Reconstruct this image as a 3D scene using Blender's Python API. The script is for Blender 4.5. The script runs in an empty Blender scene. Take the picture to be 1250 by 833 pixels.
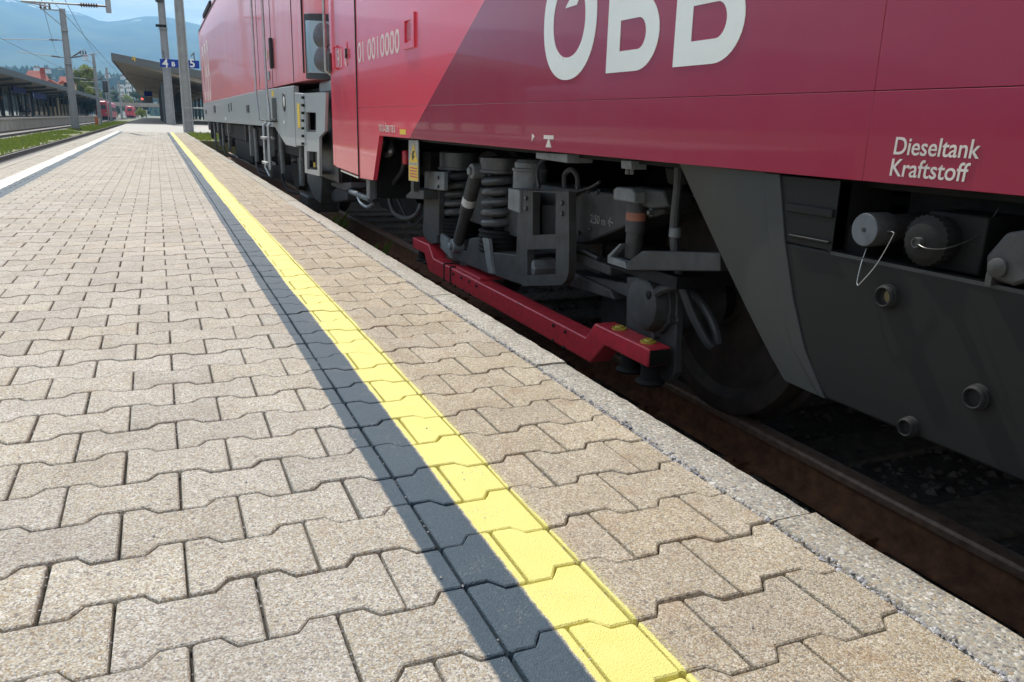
import bpy, bmesh, math, random
from mathutils import Vector, Matrix, noise as mnoise
from mathutils.geometry import tessellate_polygon
random.seed(7)
R = math.radians
scene = bpy.context.scene
col = scene.collection

# ------------------------------------------------------------------ camera
CH = 0.70                                   # eye height above the platform paving
YAW, PITCH, ROLL = R(23.632), R(15.206), R(1.5)
FPX, PW, PH = 975.0, 1250.0, 833.0
fwd = Vector((math.sin(YAW)*math.cos(PITCH), math.cos(YAW)*math.cos(PITCH), -math.sin(PITCH)))
rgt = Vector((math.cos(YAW), -math.sin(YAW), 0)); upv = rgt.cross(fwd)
r2 = rgt*math.cos(ROLL)+upv*math.sin(ROLL); u2 = upv*math.cos(ROLL)-rgt*math.sin(ROLL)
CAM = Vector((0, 0, CH))
cd = bpy.data.cameras.new('camera'); cam = bpy.data.objects.new('camera', cd); col.objects.link(cam)
cd.sensor_width = 36; cd.lens = FPX/PW*36; cd.clip_start = 0.02; cd.clip_end = 60000
m = Matrix((r2, u2, -fwd)).transposed().to_4x4(); m.translation = CAM; cam.matrix_world = m
scene.camera = cam

# ------------------------------------------------------------------ sky, sun, exposure
SUN_EL, SUN_AZ = R(52), R(-7)               # azimuth from +Y (along the platform), negative = to the left
world = bpy.data.worlds.new('World'); scene.world = world; world.use_nodes = True
wn = world.node_tree; wn.nodes.clear()
def N(t, typ, **kw):
    n = t.nodes.new(typ)
    for k, v in kw.items(): setattr(n, k, v)
    return n
sky = N(wn, 'ShaderNodeTexSky', sky_type='NISHITA', sun_disc=False, sun_elevation=SUN_EL, sun_rotation=SUN_AZ)
sky.air_density = 1.0; sky.dust_density = 0.8; sky.ozone_density = 1.2
tc = N(wn, 'ShaderNodeTexCoord'); sp = N(wn, 'ShaderNodeSeparateXYZ'); wn.links.new(tc.outputs['Generated'], sp.inputs[0])
mz = N(wn, 'ShaderNodeMath', operation='ADD'); mz.inputs[1].default_value = 0.10; wn.links.new(sp.outputs['Z'], mz.inputs[0])
mzz = N(wn, 'ShaderNodeMath', operation='MAXIMUM'); mzz.inputs[1].default_value = 0.03; wn.links.new(mz.outputs[0], mzz.inputs[0])
dx = N(wn, 'ShaderNodeMath', operation='DIVIDE'); wn.links.new(sp.outputs['X'], dx.inputs[0]); wn.links.new(mzz.outputs[0], dx.inputs[1])
dy = N(wn, 'ShaderNodeMath', operation='DIVIDE'); wn.links.new(sp.outputs['Y'], dy.inputs[0]); wn.links.new(mzz.outputs[0], dy.inputs[1])
cb = N(wn, 'ShaderNodeCombineXYZ'); wn.links.new(dx.outputs[0], cb.inputs[0]); wn.links.new(dy.outputs[0], cb.inputs[1])
cn = N(wn, 'ShaderNodeTexNoise'); cn.inputs['Scale'].default_value = 1.15; cn.inputs['Detail'].default_value = 9; cn.inputs['Roughness'].default_value = 0.56
wn.links.new(cb.outputs[0], cn.inputs['Vector'])
cr = N(wn, 'ShaderNodeValToRGB'); cr.color_ramp.elements[0].position = 0.40; cr.color_ramp.elements[1].position = 0.60
# cloud cover thickens towards the horizon all round, as it does in perspective
hz1 = N(wn, 'ShaderNodeMath', operation='SUBTRACT', use_clamp=True); hz1.inputs[0].default_value = 1.0; wn.links.new(sp.outputs['Z'], hz1.inputs[1])
hz2 = N(wn, 'ShaderNodeMath', operation='POWER'); hz2.inputs[1].default_value = 5.0; wn.links.new(hz1.outputs[0], hz2.inputs[0])
hz3 = N(wn, 'ShaderNodeMath', operation='MULTIPLY_ADD'); hz3.inputs[1].default_value = 0.13; wn.links.new(hz2.outputs[0], hz3.inputs[0]); wn.links.new(cn.outputs['Fac'], hz3.inputs[2])
wn.links.new(hz3.outputs[0], cr.inputs[0])
mix = N(wn, 'ShaderNodeMix', data_type='RGBA'); mix.inputs['B'].default_value = (13, 13, 13, 1)
wn.links.new(cr.outputs['Color'], mix.inputs['Factor']); wn.links.new(sky.outputs[0], mix.inputs['A'])
bg = N(wn, 'ShaderNodeBackground'); bg.inputs['Strength'].default_value = 0.078
wn.links.new(mix.outputs['Result'], bg.inputs[0])
wo = N(wn, 'ShaderNodeOutputWorld'); wn.links.new(bg.outputs[0], wo.inputs[0])
sd = bpy.data.lights.new('sun', 'SUN'); sd.energy = 4.4; sd.angle = R(0.53); sd.color = (1, 0.95, 0.87)
sun = bpy.data.objects.new('sun', sd); col.objects.link(sun)
sdir = Vector((math.sin(SUN_AZ)*math.cos(SUN_EL), math.cos(SUN_AZ)*math.cos(SUN_EL), math.sin(SUN_EL)))
sun.rotation_euler = sdir.to_track_quat('Z', 'Y').to_euler(); sun.location = sdir*50
vs = scene.view_settings; vs.view_transform = 'Standard'; vs.look = 'None'; vs.exposure = 0.38; vs.gamma = 1.0
scene.cycles.use_denoising = True; scene.cycles.max_bounces = 8; scene.cycles.diffuse_bounces = 4; scene.cycles.volume_bounces = 0
scene.cycles.transparent_max_bounces = 12

# ------------------------------------------------------------------ pixel helpers (a pixel is a direction; the plane gives the distance)
def ray(u, v): return fwd+r2*((u-PW/2)/FPX)-u2*((v-PH/2)/FPX)
def onX(u, v, X): d = ray(u, v); return CAM+d*(X/d.x)
def onY(u, v, Y): d = ray(u, v); return CAM+d*(Y/d.y)
def onZ(u, v, Z): d = ray(u, v); return CAM+d*((Z-CH)/d.z)
ZA = lambda x, y: (490+x/4.164, 150+y/4.164)
ZB = lambda x, y: (680+x/3.621, 170+y/3.621)
ZC = lambda x, y: (490+x/3.472, 280+y/3.472)
ZD = lambda x, y: (740+x/4.627, 380+y/4.627)
ZE = lambda x, y: (620+x/4.383, 270+y/4.383)
ZF = lambda x, y: (820+x/2.603, 180+y/2.603)
ZG = lambda x, y: (900+x/3.086, 130+y/3.086)
ZH = lambda x, y: (240+x/6.944, 100+y/6.944)
ZJ = lambda x, y: (370+x/4.627, 100+y/4.627)
ZK = lambda x, y: (235+x/6.406, y/6.406)
def yz(fn, pts, X): return [(onX(*fn(*p), X).y, onX(*fn(*p), X).z) for p in pts]
def pX(fn, x, y, X): return onX(*fn(x, y), X)

# ------------------------------------------------------------------ mesh helpers
class MB:
    def __init__(s): s.v = []; s.f = []
    def add(s, v, f):
        b = len(s.v); s.v += [tuple(p) for p in v]; s.f += [tuple(b+i for i in q) for q in f]; return s
    def box(s, x0, x1, y0, y1, z0, z1):
        return s.add([(x, y, z) for z in (z0, z1) for y in (y0, y1) for x in (x0, x1)],
                     [(0, 2, 3, 1), (4, 5, 7, 6), (0, 1, 5, 4), (2, 6, 7, 3), (0, 4, 6, 2), (1, 3, 7, 5)])
    def bar(s, a, b, w, h):
        a = Vector(a); b = Vector(b); d = (b-a).normalized(); q = Vector((0, 0, 1)) if abs(d.z) < .95 else Vector((1, 0, 0))
        sx = d.cross(q).normalized()*w/2; sz = sx.normalized().cross(d)*h/2
        return s.add([p+i*sx+j*sz for p in (a, b) for i, j in ((-1, -1), (1, -1), (1, 1), (-1, 1))],
                     [(0, 1, 2, 3), (7, 6, 5, 4), (0, 4, 5, 1), (1, 5, 6, 2), (2, 6, 7, 3), (3, 7, 4, 0)])
    def prism(s, poly, axis, a, b, holes=()):
        mk = {'x': lambda p, t: (t, p[0], p[1]), 'y': lambda p, t: (p[0], t, p[1]), 'z': lambda p, t: (p[0], p[1], t)}[axis]
        base = len(s.v)
        if not holes:
            n = len(poly)
            s.add([mk(p, a) for p in poly]+[mk(p, b) for p in poly],
                  [tuple(range(n)), tuple(range(2*n-1, n-1, -1))]+[(i, (i+1) % n, n+(i+1) % n, n+i) for i in range(n)])
        else:
            loops = [list(poly)]+[list(h) for h in holes]; flat = [p for l in loops for p in l]; n = len(flat)
            tr = tessellate_polygon([[Vector((p[0], p[1], 0)) for p in l] for l in loops])
            f = [tuple(t) for t in tr]+[tuple(n+i for i in reversed(t)) for t in tr]; o = 0
            for l in loops:
                k = len(l); f += [(o+i, o+(i+1) % k, n+o+(i+1) % k, n+o+i) for i in range(k)]; o += k
            s.add([mk(p, a) for p in flat]+[mk(p, b) for p in flat], f)
        return s
    def lathe(s, o, axis, prof, n=24, cap=True):
        o = Vector(o); ax = Vector(axis).normalized(); q = Vector((0, 0, 1)) if abs(ax.z) < .9 else Vector((1, 0, 0))
        e1 = ax.cross(q).normalized(); e2 = ax.cross(e1); v = []; f = []; k = len(prof)
        for t, r in prof:
            for i in range(n):
                a = 2*math.pi*i/n; v.append(o+ax*t+(e1*math.cos(a)+e2*math.sin(a))*r)
        for j in range(k-1):
            for i in range(n): f.append((j*n+i, j*n+(i+1) % n, (j+1)*n+(i+1) % n, (j+1)*n+i))
        if cap: f += [tuple(range(n-1, -1, -1)), tuple((k-1)*n+i for i in range(n))]
        return s.add(v, f)
    def cyl(s, a, b, r, rb=None, n=16):
        a = Vector(a); b = Vector(b); return s.lathe(a, b-a, [(0, r), ((b-a).length, r if rb is None else rb)], n)
    def tube(s, pts, r, n=8):
        P = [Vector(p) for p in pts]; v = []; f = []; pe = None
        rr = r if isinstance(r, (list, tuple)) else [r]*len(P)
        for i, p in enumerate(P):
            d = (P[min(i+1, len(P)-1)]-P[max(i-1, 0)]).normalized()
            if pe is None: pe = d.cross(Vector((0.3, 0.2, 1))).normalized()
            e1 = (pe-d*pe.dot(d)).normalized(); pe = e1; e2 = d.cross(e1)
            v += [p+(e1*math.cos(2*math.pi*k/n)+e2*math.sin(2*math.pi*k/n))*rr[i] for k in range(n)]
        for j in range(len(P)-1):
            for i in range(n): f.append((j*n+i, j*n+(i+1) % n, (j+1)*n+(i+1) % n, (j+1)*n+i))
        f += [tuple(range(n-1, -1, -1)), tuple((len(P)-1)*n+i for i in range(n))]
        return s.add(v, f)
    def mesh(s, name, smooth=35):
        me = bpy.data.meshes.new(name); me.from_pydata(s.v, [], s.f)
        bm = bmesh.new(); bm.from_mesh(me); bmesh.ops.recalc_face_normals(bm, faces=bm.faces); bm.to_mesh(me); bm.free()
        if smooth:
            me.polygons.foreach_set('use_smooth', [len(p.vertices) < 7 for p in me.polygons]); me.set_sharp_from_angle(angle=R(smooth))
        return me
    def build(s, name, mat, parent=None, bevel=0, smooth=35, **kw):
        return link(name, s.mesh(name, smooth), mat, parent, bevel, **kw)
def link(name, me, mat, parent=None, bevel=0, label=None, cat=None, group=None, kind=None):
    if mat and not me.materials: me.materials.append(M[mat] if isinstance(mat, str) else mat)
    o = bpy.data.objects.new(name, me); col.objects.link(o)
    if parent is not None:
        o.parent = parent; o.matrix_parent_inverse = pw(parent).inverted()
    if bevel:
        b = o.modifiers.new('bevel', 'BEVEL'); b.width = bevel; b.segments = 2; b.limit_method = 'ANGLE'; b.angle_limit = R(40)
    return tag(o, label, cat, group, kind)
def pw(o):
    m = Matrix.Translation(o.location)
    return m if o.parent is None else pw(o.parent) @ o.matrix_parent_inverse @ m
def tag(o, label=None, cat=None, group=None, kind=None):
    if label: o['label'] = label
    if cat: o['category'] = cat
    if group: o['group'] = group
    if kind: o['kind'] = kind
    return o
def empty(name, loc, label, cat, group=None):
    o = bpy.data.objects.new(name, None); o.empty_display_size = 0.1; o.location = loc; col.objects.link(o)
    return tag(o, label, cat, group)
def spline(pts, n=6):
    P = [Vector(p) for p in pts]; out = []
    for i in range(len(P)-1):
        p0, p1, p2, p3 = P[max(i-1, 0)], P[i], P[i+1], P[min(i+2, len(P)-1)]
        for k in range(n):
            t = k/n; out.append(.5*((2*p1)+(p2-p0)*t+(2*p0-5*p1+4*p2-p3)*t*t+(3*p1-p0-3*p2+p3)*t**3))
    return out+[P[-1]]
SIDE = Matrix(((0, 0, -1), (-1, 0, 0), (0, 1, 0)))        # text plane on a train side: reads towards -Y, faces -X
FACE = Matrix(((1, 0, 0), (0, 0, -1), (0, 1, 0)))         # text plane facing the camera end (-Y)
def text(name, body, size, loc, basis, mat, parent, off=0.0, shear=0, ext=0.0006, sx=1.0, align='LEFT'):
    cu = bpy.data.curves.new('t', 'FONT'); cu.body = body; cu.size = size; cu.offset = off; cu.shear = shear; cu.extrude = ext
    cu.align_x = align; cu.resolution_u = 4
    t = bpy.data.objects.new('t', cu); col.objects.link(t); bpy.context.view_layer.update()
    me = bpy.data.meshes.new_from_object(t.evaluated_get(bpy.context.evaluated_depsgraph_get()))
    bpy.data.objects.remove(t); bpy.data.curves.remove(cu)
    me.transform(Matrix.Translation(loc) @ basis.to_4x4() @ Matrix.Diagonal((sx, 1, 1, 1)))
    me.materials.clear()
    return link(name, me, mat, parent)

# ------------------------------------------------------------------ materials
M = {}
def newmat(name):
    m = bpy.data.materials.new(name); m.use_nodes = True; M[name] = m
    return m, m.node_tree, m.node_tree.nodes['Principled BSDF']
def rgba(c): return (c[0], c[1], c[2], 1)
def noise_node(t, vec, scale, detail=4, rough=.55):
    n = N(t, 'ShaderNodeTexNoise'); n.inputs['Scale'].default_value = scale; n.inputs['Detail'].default_value = detail
    n.inputs['Roughness'].default_value = rough; t.links.new(vec, n.inputs['Vector']); return n
def ramp(t, fac, a, b, c0=(0, 0, 0), c1=(1, 1, 1)):
    r = N(t, 'ShaderNodeValToRGB'); e = r.color_ramp.elements; e[0].position = a; e[1].position = b; e[0].color = rgba(c0); e[1].color = rgba(c1)
    t.links.new(fac, r.inputs[0]); return r
def mixc(t, fac, a, b, blend='MIX'):
    x = N(t, 'ShaderNodeMix', data_type='RGBA', blend_type=blend)
    for s, v in (('Factor', fac), ('A', a), ('B', b)):
        i = x.inputs[s]
        if isinstance(v, (int, float)): i.default_value = v
        elif isinstance(v, tuple): i.default_value = rgba(v)
        else: t.links.new(v, i)
    return x.outputs['Result']
def math_(t, op, a, b=None, clamp=False):
    x = N(t, 'ShaderNodeMath', operation=op, use_clamp=clamp)
    for i, v in ((0, a), (1, b)):
        if v is None: continue
        if isinstance(v, (int, float)): x.inputs[i].default_value = v
        else: t.links.new(v, x.inputs[i])
    return x.outputs[0]
def bump(t, b, h, strength, dist):
    n = N(t, 'ShaderNodeBump'); n.inputs['Strength'].default_value = strength; n.inputs['Distance'].default_value = dist
    t.links.new(h, n.inputs['Height']); t.links.new(n.outputs[0], b.inputs['Normal'])
def pos(t): return N(t, 'ShaderNodeNewGeometry').outputs['Position']
def simple(name, c, rough=.6, metal=0, c2=None, scale=8, bs=0, bscale=60, coat=0, rvar=.12, spec=.5, dist=.004):
    m, t, b = newmat(name); p = pos(t)
    if c2 is None: c2 = tuple(x*.72 for x in c)
    n = noise_node(t, p, scale, 6, .62); f = ramp(t, n.outputs['Fac'], .32, .68)
    t.links.new(mixc(t, f.outputs[0], c2, c), b.inputs['Base Color'])
    b.inputs['Metallic'].default_value = metal; b.inputs['Coat Weight'].default_value = coat; b.inputs['Coat Roughness'].default_value = .08
    b.inputs['Specular IOR Level'].default_value = spec
    n2 = noise_node(t, p, scale*3.1, 4)
    t.links.new(math_(t, 'ADD', math_(t, 'MULTIPLY', math_(t, 'SUBTRACT', n2.outputs['Fac'], .5), 2*rvar), rough, True), b.inputs['Roughness'])
    if bs:
        n3 = noise_node(t, p, bscale, 5); bump(t, b, n3.outputs['Fac'], bs, dist)
    return m
def glow(name, c, s):
    m, t, b = newmat(name); b.inputs['Base Color'].default_value = rgba(c); b.inputs['Emission Color'].default_value = rgba(c); b.inputs['Emission Strength'].default_value = s

XJ0, LP, ROW, Y0 = .385, .20, .15, .9515      # paving grid: strip joint, stone length, row pitch, phase
def aggregate(name, cols, vs_scale, paint, tint=.15, stain=(.16, .11, .07), dark=.25):
    m, t, b = newmat(name); p = pos(t); L = t.links.new
    oi = N(t, 'ShaderNodeObjectInfo')
    v = N(t, 'ShaderNodeTexVoronoi'); v.inputs['Scale'].default_value = vs_scale; L(p, v.inputs['Vector'])
    sc = N(t, 'ShaderNodeSeparateColor'); L(v.outputs['Color'], sc.inputs[0])
    r = N(t, 'ShaderNodeValToRGB'); r.color_ramp.interpolation = 'CONSTANT'; e = r.color_ramp.elements
    while len(e) < len(cols): e.new(0.5)
    for i, (q, c) in enumerate(cols): e[i].position = q; e[i].color = rgba(c)
    L(sc.outputs[0], r.inputs[0])
    v2 = N(t, 'ShaderNodeTexVoronoi'); v2.inputs['Scale'].default_value = vs_scale*.52; L(p, v2.inputs['Vector'])
    sc2 = N(t, 'ShaderNodeSeparateColor'); L(v2.outputs['Color'], sc2.inputs[0])
    big = ramp(t, sc2.outputs[1], .975, .98)
    c = mixc(t, math_(t, 'MULTIPLY', big.outputs[0], .75), r.outputs[0], (.15, .14, .14))
    big2 = ramp(t, sc2.outputs[2], .985, .99)
    c = mixc(t, big2.outputs[0], c, (.62, .60, .56))
    n = noise_node(t, p, 7, 5, .6); f = ramp(t, n.outputs['Fac'], .42, .72)
    c = mixc(t, math_(t, 'MULTIPLY', f.outputs[0], .25), c, stain)
    n9 = noise_node(t, p, .9, 4); c = mixc(t, math_(t, 'MULTIPLY', ramp(t, n9.outputs['Fac'], .35, .7).outputs[0], dark), c, (.20, .185, .165))
    # each stone slightly different
    va = N(t, 'ShaderNodeAttribute', attribute_name='tone')
    rnd = math_(t, 'ADD', oi.outputs['Random'], va.outputs['Fac'])
    rnd = math_(t, 'FRACT', math_(t, 'MULTIPLY', rnd, 7.31))
    hs = N(t, 'ShaderNodeHueSaturation'); L(c, hs.inputs['Color']); L(math_(t, 'ADD', math_(t, 'MULTIPLY', rnd, tint), 1-tint*.5), hs.inputs['Value'])
    L(math_(t, 'ADD', math_(t, 'MULTIPLY', math_(t, 'FRACT', math_(t, 'MULTIPLY', rnd, 3.7)), .28), .76), hs.inputs['Saturation'])
    c = hs.outputs[0]
    # old chewing gum and oil spots, sparse
    v5 = N(t, 'ShaderNodeTexVoronoi'); v5.inputs['Scale'].default_value = 5.5; L(p, v5.inputs['Vector'])
    sp5 = N(t, 'ShaderNodeSeparateColor'); L(v5.outputs['Color'], sp5.inputs[0])
    spot = math_(t, 'MULTIPLY', ramp(t, v5.outputs['Distance'], .05, .085, (1, 1, 1), (0, 0, 0)).outputs[0], ramp(t, sp5.outputs[0], .80, .82).outputs[0])
    c = mixc(t, math_(t, 'MULTIPLY', spot, .45), c, (.12, .11, .10))
    if paint:
        s = N(t, 'ShaderNodeSeparateXYZ'); L(p, s.inputs[0])
        # the blocks between the line and the kerb are browner, with rusty iron-dust stains
        right = math_(t, 'MULTIPLY', math_(t, 'SUBTRACT', s.outputs[0], .585), 300, True)
        c = mixc(t, right, c, mixc(t, 1.0, c, (.95, .885, .79), 'MULTIPLY'))
        nr = noise_node(t, p, 11, 5, .6)
        c = mixc(t, math_(t, 'MULTIPLY', math_(t, 'ADD', math_(t, 'MULTIPLY', right, .7), .3), math_(t, 'MULTIPLY', ramp(t, nr.outputs['Fac'], .55, .75).outputs[0], .45)), c, (.30, .17, .08))
        nw = noise_node(t, p, 26, 5, .65); nl = noise_node(t, p, .8, 2)
        x = math_(t, 'ADD', s.outputs[0], math_(t, 'ADD', math_(t, 'MULTIPLY', math_(t, 'SUBTRACT', nw.outputs['Fac'], .5), .010),
                  math_(t, 'MULTIPLY', math_(t, 'SUBTRACT', nl.outputs['Fac'], .5), .03)))
        def band(a, b_, soft=.003):
            i = math_(t, 'MULTIPLY', math_(t, 'SUBTRACT', x, a), 1/soft, True); j = math_(t, 'MULTIPLY', math_(t, 'SUBTRACT', b_, x), 1/soft, True)
            return math_(t, 'MULTIPLY', i, j)
        wear = noise_node(t, p, 160, 4, .75); w = ramp(t, wear.outputs['Fac'], .66, .74, (1, 1, 1), (0, 0, 0))
        # thin spray mist just outside each painted band
        wear2 = noise_node(t, p, 420, 2, .7); mist = ramp(t, wear2.outputs['Fac'], .48, .66)
        nlw = noise_node(t, p, 5, 4, .6); w2 = math_(t, 'MULTIPLY', ramp(t, wear.outputs['Fac'], .54, .60).outputs[0], ramp(t, nlw.outputs['Fac'], .55, .70).outputs[0])
        ywear = math_(t, 'MULTIPLY', math_(t, 'MULTIPLY', w.outputs[0], .97), math_(t, 'SUBTRACT', 1.0, math_(t, 'MULTIPLY', w2, .7)))
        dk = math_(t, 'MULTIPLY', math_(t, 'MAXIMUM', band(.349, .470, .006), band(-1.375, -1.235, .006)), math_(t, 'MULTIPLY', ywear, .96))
        ye = math_(t, 'MULTIPLY', band(.468, .594), ywear)
        wh = math_(t, 'MULTIPLY', band(-1.535, -1.375), ywear)
        mi = math_(t, 'MULTIPLY', band(.590, .606, .006), math_(t, 'MULTIPLY', mist.outputs[0], .5))
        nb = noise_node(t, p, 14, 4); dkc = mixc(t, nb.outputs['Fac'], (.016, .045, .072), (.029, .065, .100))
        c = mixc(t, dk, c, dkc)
        yc = mixc(t, nb.outputs['Fac'], (.66, .60, .165), (.80, .74, .245))
        c = mixc(t, ye, c, yc); c = mixc(t, mi, c, yc)
        c = mixc(t, wh, c, (.78, .77, .66))
        L(math_(t, 'SUBTRACT', .86, math_(t, 'MULTIPLY', math_(t, 'MAXIMUM', dk, ye), .22)), b.inputs['Roughness'])
    else: b.inputs['Roughness'].default_value = .88
    L(c, b.inputs['Base Color']); b.inputs['Specular IOR Level'].default_value = .35
    nb2 = noise_node(t, p, vs_scale*1.9, 5, .8)
    h = math_(t, 'ADD', math_(t, 'MULTIPLY', v.outputs['Distance'], -1.0), nb2.outputs['Fac'])
    bump(t, b, h, .62, .0026)
PCOL = [(0, (.45, .385, .275)), (.16, (.36, .335, .28)), (.34, (.52, .495, .42)), (.5, (.31, .24, .155)), (.62, (.45, .425, .365)), (.76, (.60, .585, .53)), (.88, (.24, .23, .22))]
aggregate('paver', PCOL, 370, True)
KCOL = [(0, (.37, .335, .265)), (.2, (.27, .25, .21)), (.36, (.43, .395, .32)), (.52, (.38, .29, .18)), (.62, (.31, .295, .26)), (.82, (.57, .55, .48)), (.92, (.15, .145, .14))]
aggregate('kerb_concrete', KCOL, 230, False, stain=(.20, .17, .14))
simple('joint_sand', (.050, .046, .040), .95, c2=(.022, .020, .018), scale=60, bs=.5, bscale=300)
simple('chip_stone', (.50, .49, .49), .85, c2=(.22, .215, .225), scale=90)
simple('plaza', (.40, .375, .34), .9, c2=(.33, .31, .28), scale=1.2)
simple('ballast', (.12, .105, .095), .95, c2=(.05, .045, .04), scale=30, bs=.6, bscale=40, dist=.02)
simple('ballast_stone', (.20, .18, .165), .9, c2=(.07, .062, .058), scale=24)
simple('gravel', (.30, .285, .27), .95, c2=(.17, .16, .15), scale=12, bs=.6, bscale=30, dist=.02)
simple('rail_rust', (.24, .115, .060), .75, c2=(.10, .050, .030), scale=22, bs=.3, bscale=90, metal=.2)
simple('rail_head', (.24, .165, .12), .5, c2=(.12, .08, .06), scale=30, metal=.15)
simple('sleeper_wood', (.16, .135, .11), .9, c2=(.060, .050, .042), scale=18, bs=.6, bscale=50)
simple('asphalt', (.12, .115, .11), .95, c2=(.085, .082, .08), scale=2)
def train_paint(name, base, alt=None, line=None, rough=.26, coat=1.0, streak=.10, dirt_or_sheen=(.24, .15, .14), spec=.5):
    """glossy enamel with rolled-sheet waviness, faint vertical dirt runs (painted sky sheen on the locomotive) and, optionally, a second colour beyond a slanted line"""
    m, t, b = newmat(name); p = pos(t); L = t.links.new
    s = N(t, 'ShaderNodeSeparateXYZ'); L(p, s.inputs[0]); c = None
    if alt:
        yy = math_(t, 'ADD', s.outputs[1], math_(t, 'MULTIPLY', s.outputs[2], -line[1])); k = math_(t, 'MULTIPLY', math_(t, 'SUBTRACT', yy, line[0]), 400, True)
        c = mixc(t, k, alt, base)
    mp = N(t, 'ShaderNodeMapping'); mp.inputs['Scale'].default_value = (1, 3, .35); L(p, mp.inputs[0])
    n = noise_node(t, mp.outputs[0], 2.2, 3, .5); f = ramp(t, n.outputs['Fac'], .35, .8)
    c = mixc(t, math_(t, 'MULTIPLY', f.outputs[0], streak), c if c is not None else base, dirt_or_sheen)
    n3 = noise_node(t, p, 1.6, 5); c = mixc(t, math_(t, 'MULTIPLY', ramp(t, n3.outputs['Fac'], .45, .75).outputs[0], .05), c, tuple(x*1.25 for x in dirt_or_sheen))
    L(c, b.inputs['Base Color']); b.inputs['Specular IOR Level'].default_value = spec; b.inputs['Coat Weight'].default_value = coat; b.inputs['Coat Roughness'].default_value = .04
    n2 = noise_node(t, p, 9, 5); L(math_(t, 'ADD', rough, math_(t, 'MULTIPLY', math_(t, 'SUBTRACT', n2.outputs['Fac'], .5), .03)), b.inputs['Roughness'])
    mp2 = N(t, 'ShaderNodeMapping'); mp2.inputs['Scale'].default_value = (1, .35, 1.2); L(p, mp2.inputs[0])
    n4 = noise_node(t, mp2.outputs[0], 2.4, 1, .3)
    bump(t, b, n4.outputs['Fac'], .06, .008)
    return m
LB = (3.474-1.215*(3.474-4.653)/(1.215-.608), (3.474-4.653)/(1.215-.608))   # livery boundary y = LB0 + LB1*z
train_paint('car_red', (.70, .055, .095), (.255, .012, .042), LB, streak=.04, spec=.2, coat=.55)
train_paint('car_door_red', (.70, .055, .095), streak=.04, spec=.2, coat=.55)
train_paint('loco_red', (.72, .16, .19), streak=.5, rough=.4, dirt_or_sheen=(.68, .42, .43), coat=.4)  # faded pink paint; pale sky reflection is put into base and streaks
train_paint('loco_grey', (.31, .34, .355), dirt_or_sheen=(.2,.19,.17), streak=.25, rough=.45, coat=.2)
train_paint('tank_grey', (.030, .034, .034), streak=.3, rough=.5, coat=0, dirt_or_sheen=(.04, .04, .036), spec=.3)
train_paint('tank_dark', (.011, .0115, .0115), streak=.3, rough=.6, coat=0, dirt_or_sheen=(.013, .012, .011), spec=.2)
simple('letter_white', (.72, .74, .70), .32, c2=(.64, .66, .63), scale=3, coat=.4)
simple('letter_pale', (.72, .55, .52), .4, c2=(.66, .48, .46), scale=6)
simple('letter_cream', (.66, .60, .56), .45)
simple('bogie_grey', (.050, .053, .056), .6, c2=(.026, .024, .021), scale=11, bs=.3, bscale=70)
simple('bogie_light', (.20, .22, .23), .5, c2=(.11, .12, .125), scale=16, bs=.1, bscale=120)
simple('bogie_dark', (.016, .016, .016), .7, c2=(.008, .008, .008), scale=12, bs=.15, bscale=90, spec=.2)
simple('spring_steel', (.085, .09, .095), .40, c2=(.045, .047, .05), scale=20, bs=.12, bscale=150)
simple('rubber', (.018, .018, .019), .6, scale=20)
simple('hose', (.040, .042, .045), .5, scale=20)
simple('bar_red', (.56, .034, .055), .42, c2=(.38, .028, .042), scale=26, coat=.2, bs=.1, bscale=200)
simple('bolt_yellow', (.50, .38, .05), .5, c2=(.25, .19, .03), scale=60)
simple('bolt_steel', (.10, .10, .10), .4, metal=.6, scale=50)
simple('galvanised', (.45, .47, .48), .42, metal=.7, c2=(.33, .34, .35), scale=20)
simple('sign_yellow', (.75, .52, .03), .45, c2=(.66, .45, .03), scale=12)
simple('black', (.012, .012, .013), .5)
simple('label_white', (.62, .62, .60), .6, scale=40)
simple('label_orange', (.34, .13, .08), .6, scale=40)
simple('wheel_steel', (.075, .060, .050), .55, c2=(.035, .029, .025), scale=12, metal=.3)
simple('mast_steel', (.34, .36, .38), .55, c2=(.27, .285, .30), scale=2.5, metal=.15)
simple('roof_grey', (.11, .125, .13), .6, c2=(.12, .135, .14), scale=.8)
simple('soffit', (.34, .295, .24), .8, c2=(.28, .245, .20), scale=.6)
simple('column_blue', (.10, .125, .145), .5, scale=1.5)
simple('sign_blue', (.015, .045, .30), .6, scale=1, spec=.2)
simple('screen_blue', (.010, .022, .20), .6, spec=.2)
simple('wall_concrete', (.42, .39, .34), .9, c2=(.28, .265, .235), scale=.9, bs=.3, bscale=9)
simple('glass_wall', (.30, .36, .38), .12, c2=(.22, .27, .29), scale=.4, spec=.8)
simple('tile_red', (.33, .085, .060), .8, c2=(.22, .055, .045), scale=1.2)
simple('plaster', (.62, .50, .33), .9, c2=(.55, .44, .30), scale=.5)
simple('plaster_white', (.74, .73, .69), .9, c2=(.66, .65, .62), scale=.3)
simple('window_dark', (.05, .055, .06), .2)
simple('bark', (.09, .07, .05), .95, c2=(.05, .04, .03), scale=4)
simple('cloth_dark', (.03, .03, .035), .9); simple('cloth_blue', (.06, .08, .13), .9); simple('skin', (.45, .28, .20), .6); simple('hair', (.04, .03, .02), .8)
simple('wire', (.05, .05, .055), .6)
simple('insulator', (.10, .05, .035), .3)
simple('cone_orange', (.65, .18, .06), .6)
simple('headlight_glass', (.24, .29, .31), .12, c2=(.20, .25, .27), scale=2, spec=.8, coat=.6)
simple('lamp_dark', (.10, .10, .11), .25)
glow('signal_red', (1, .06, .03), 3.0); glow('lamp_lit', (1, .96, .85), 1.6)
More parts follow.
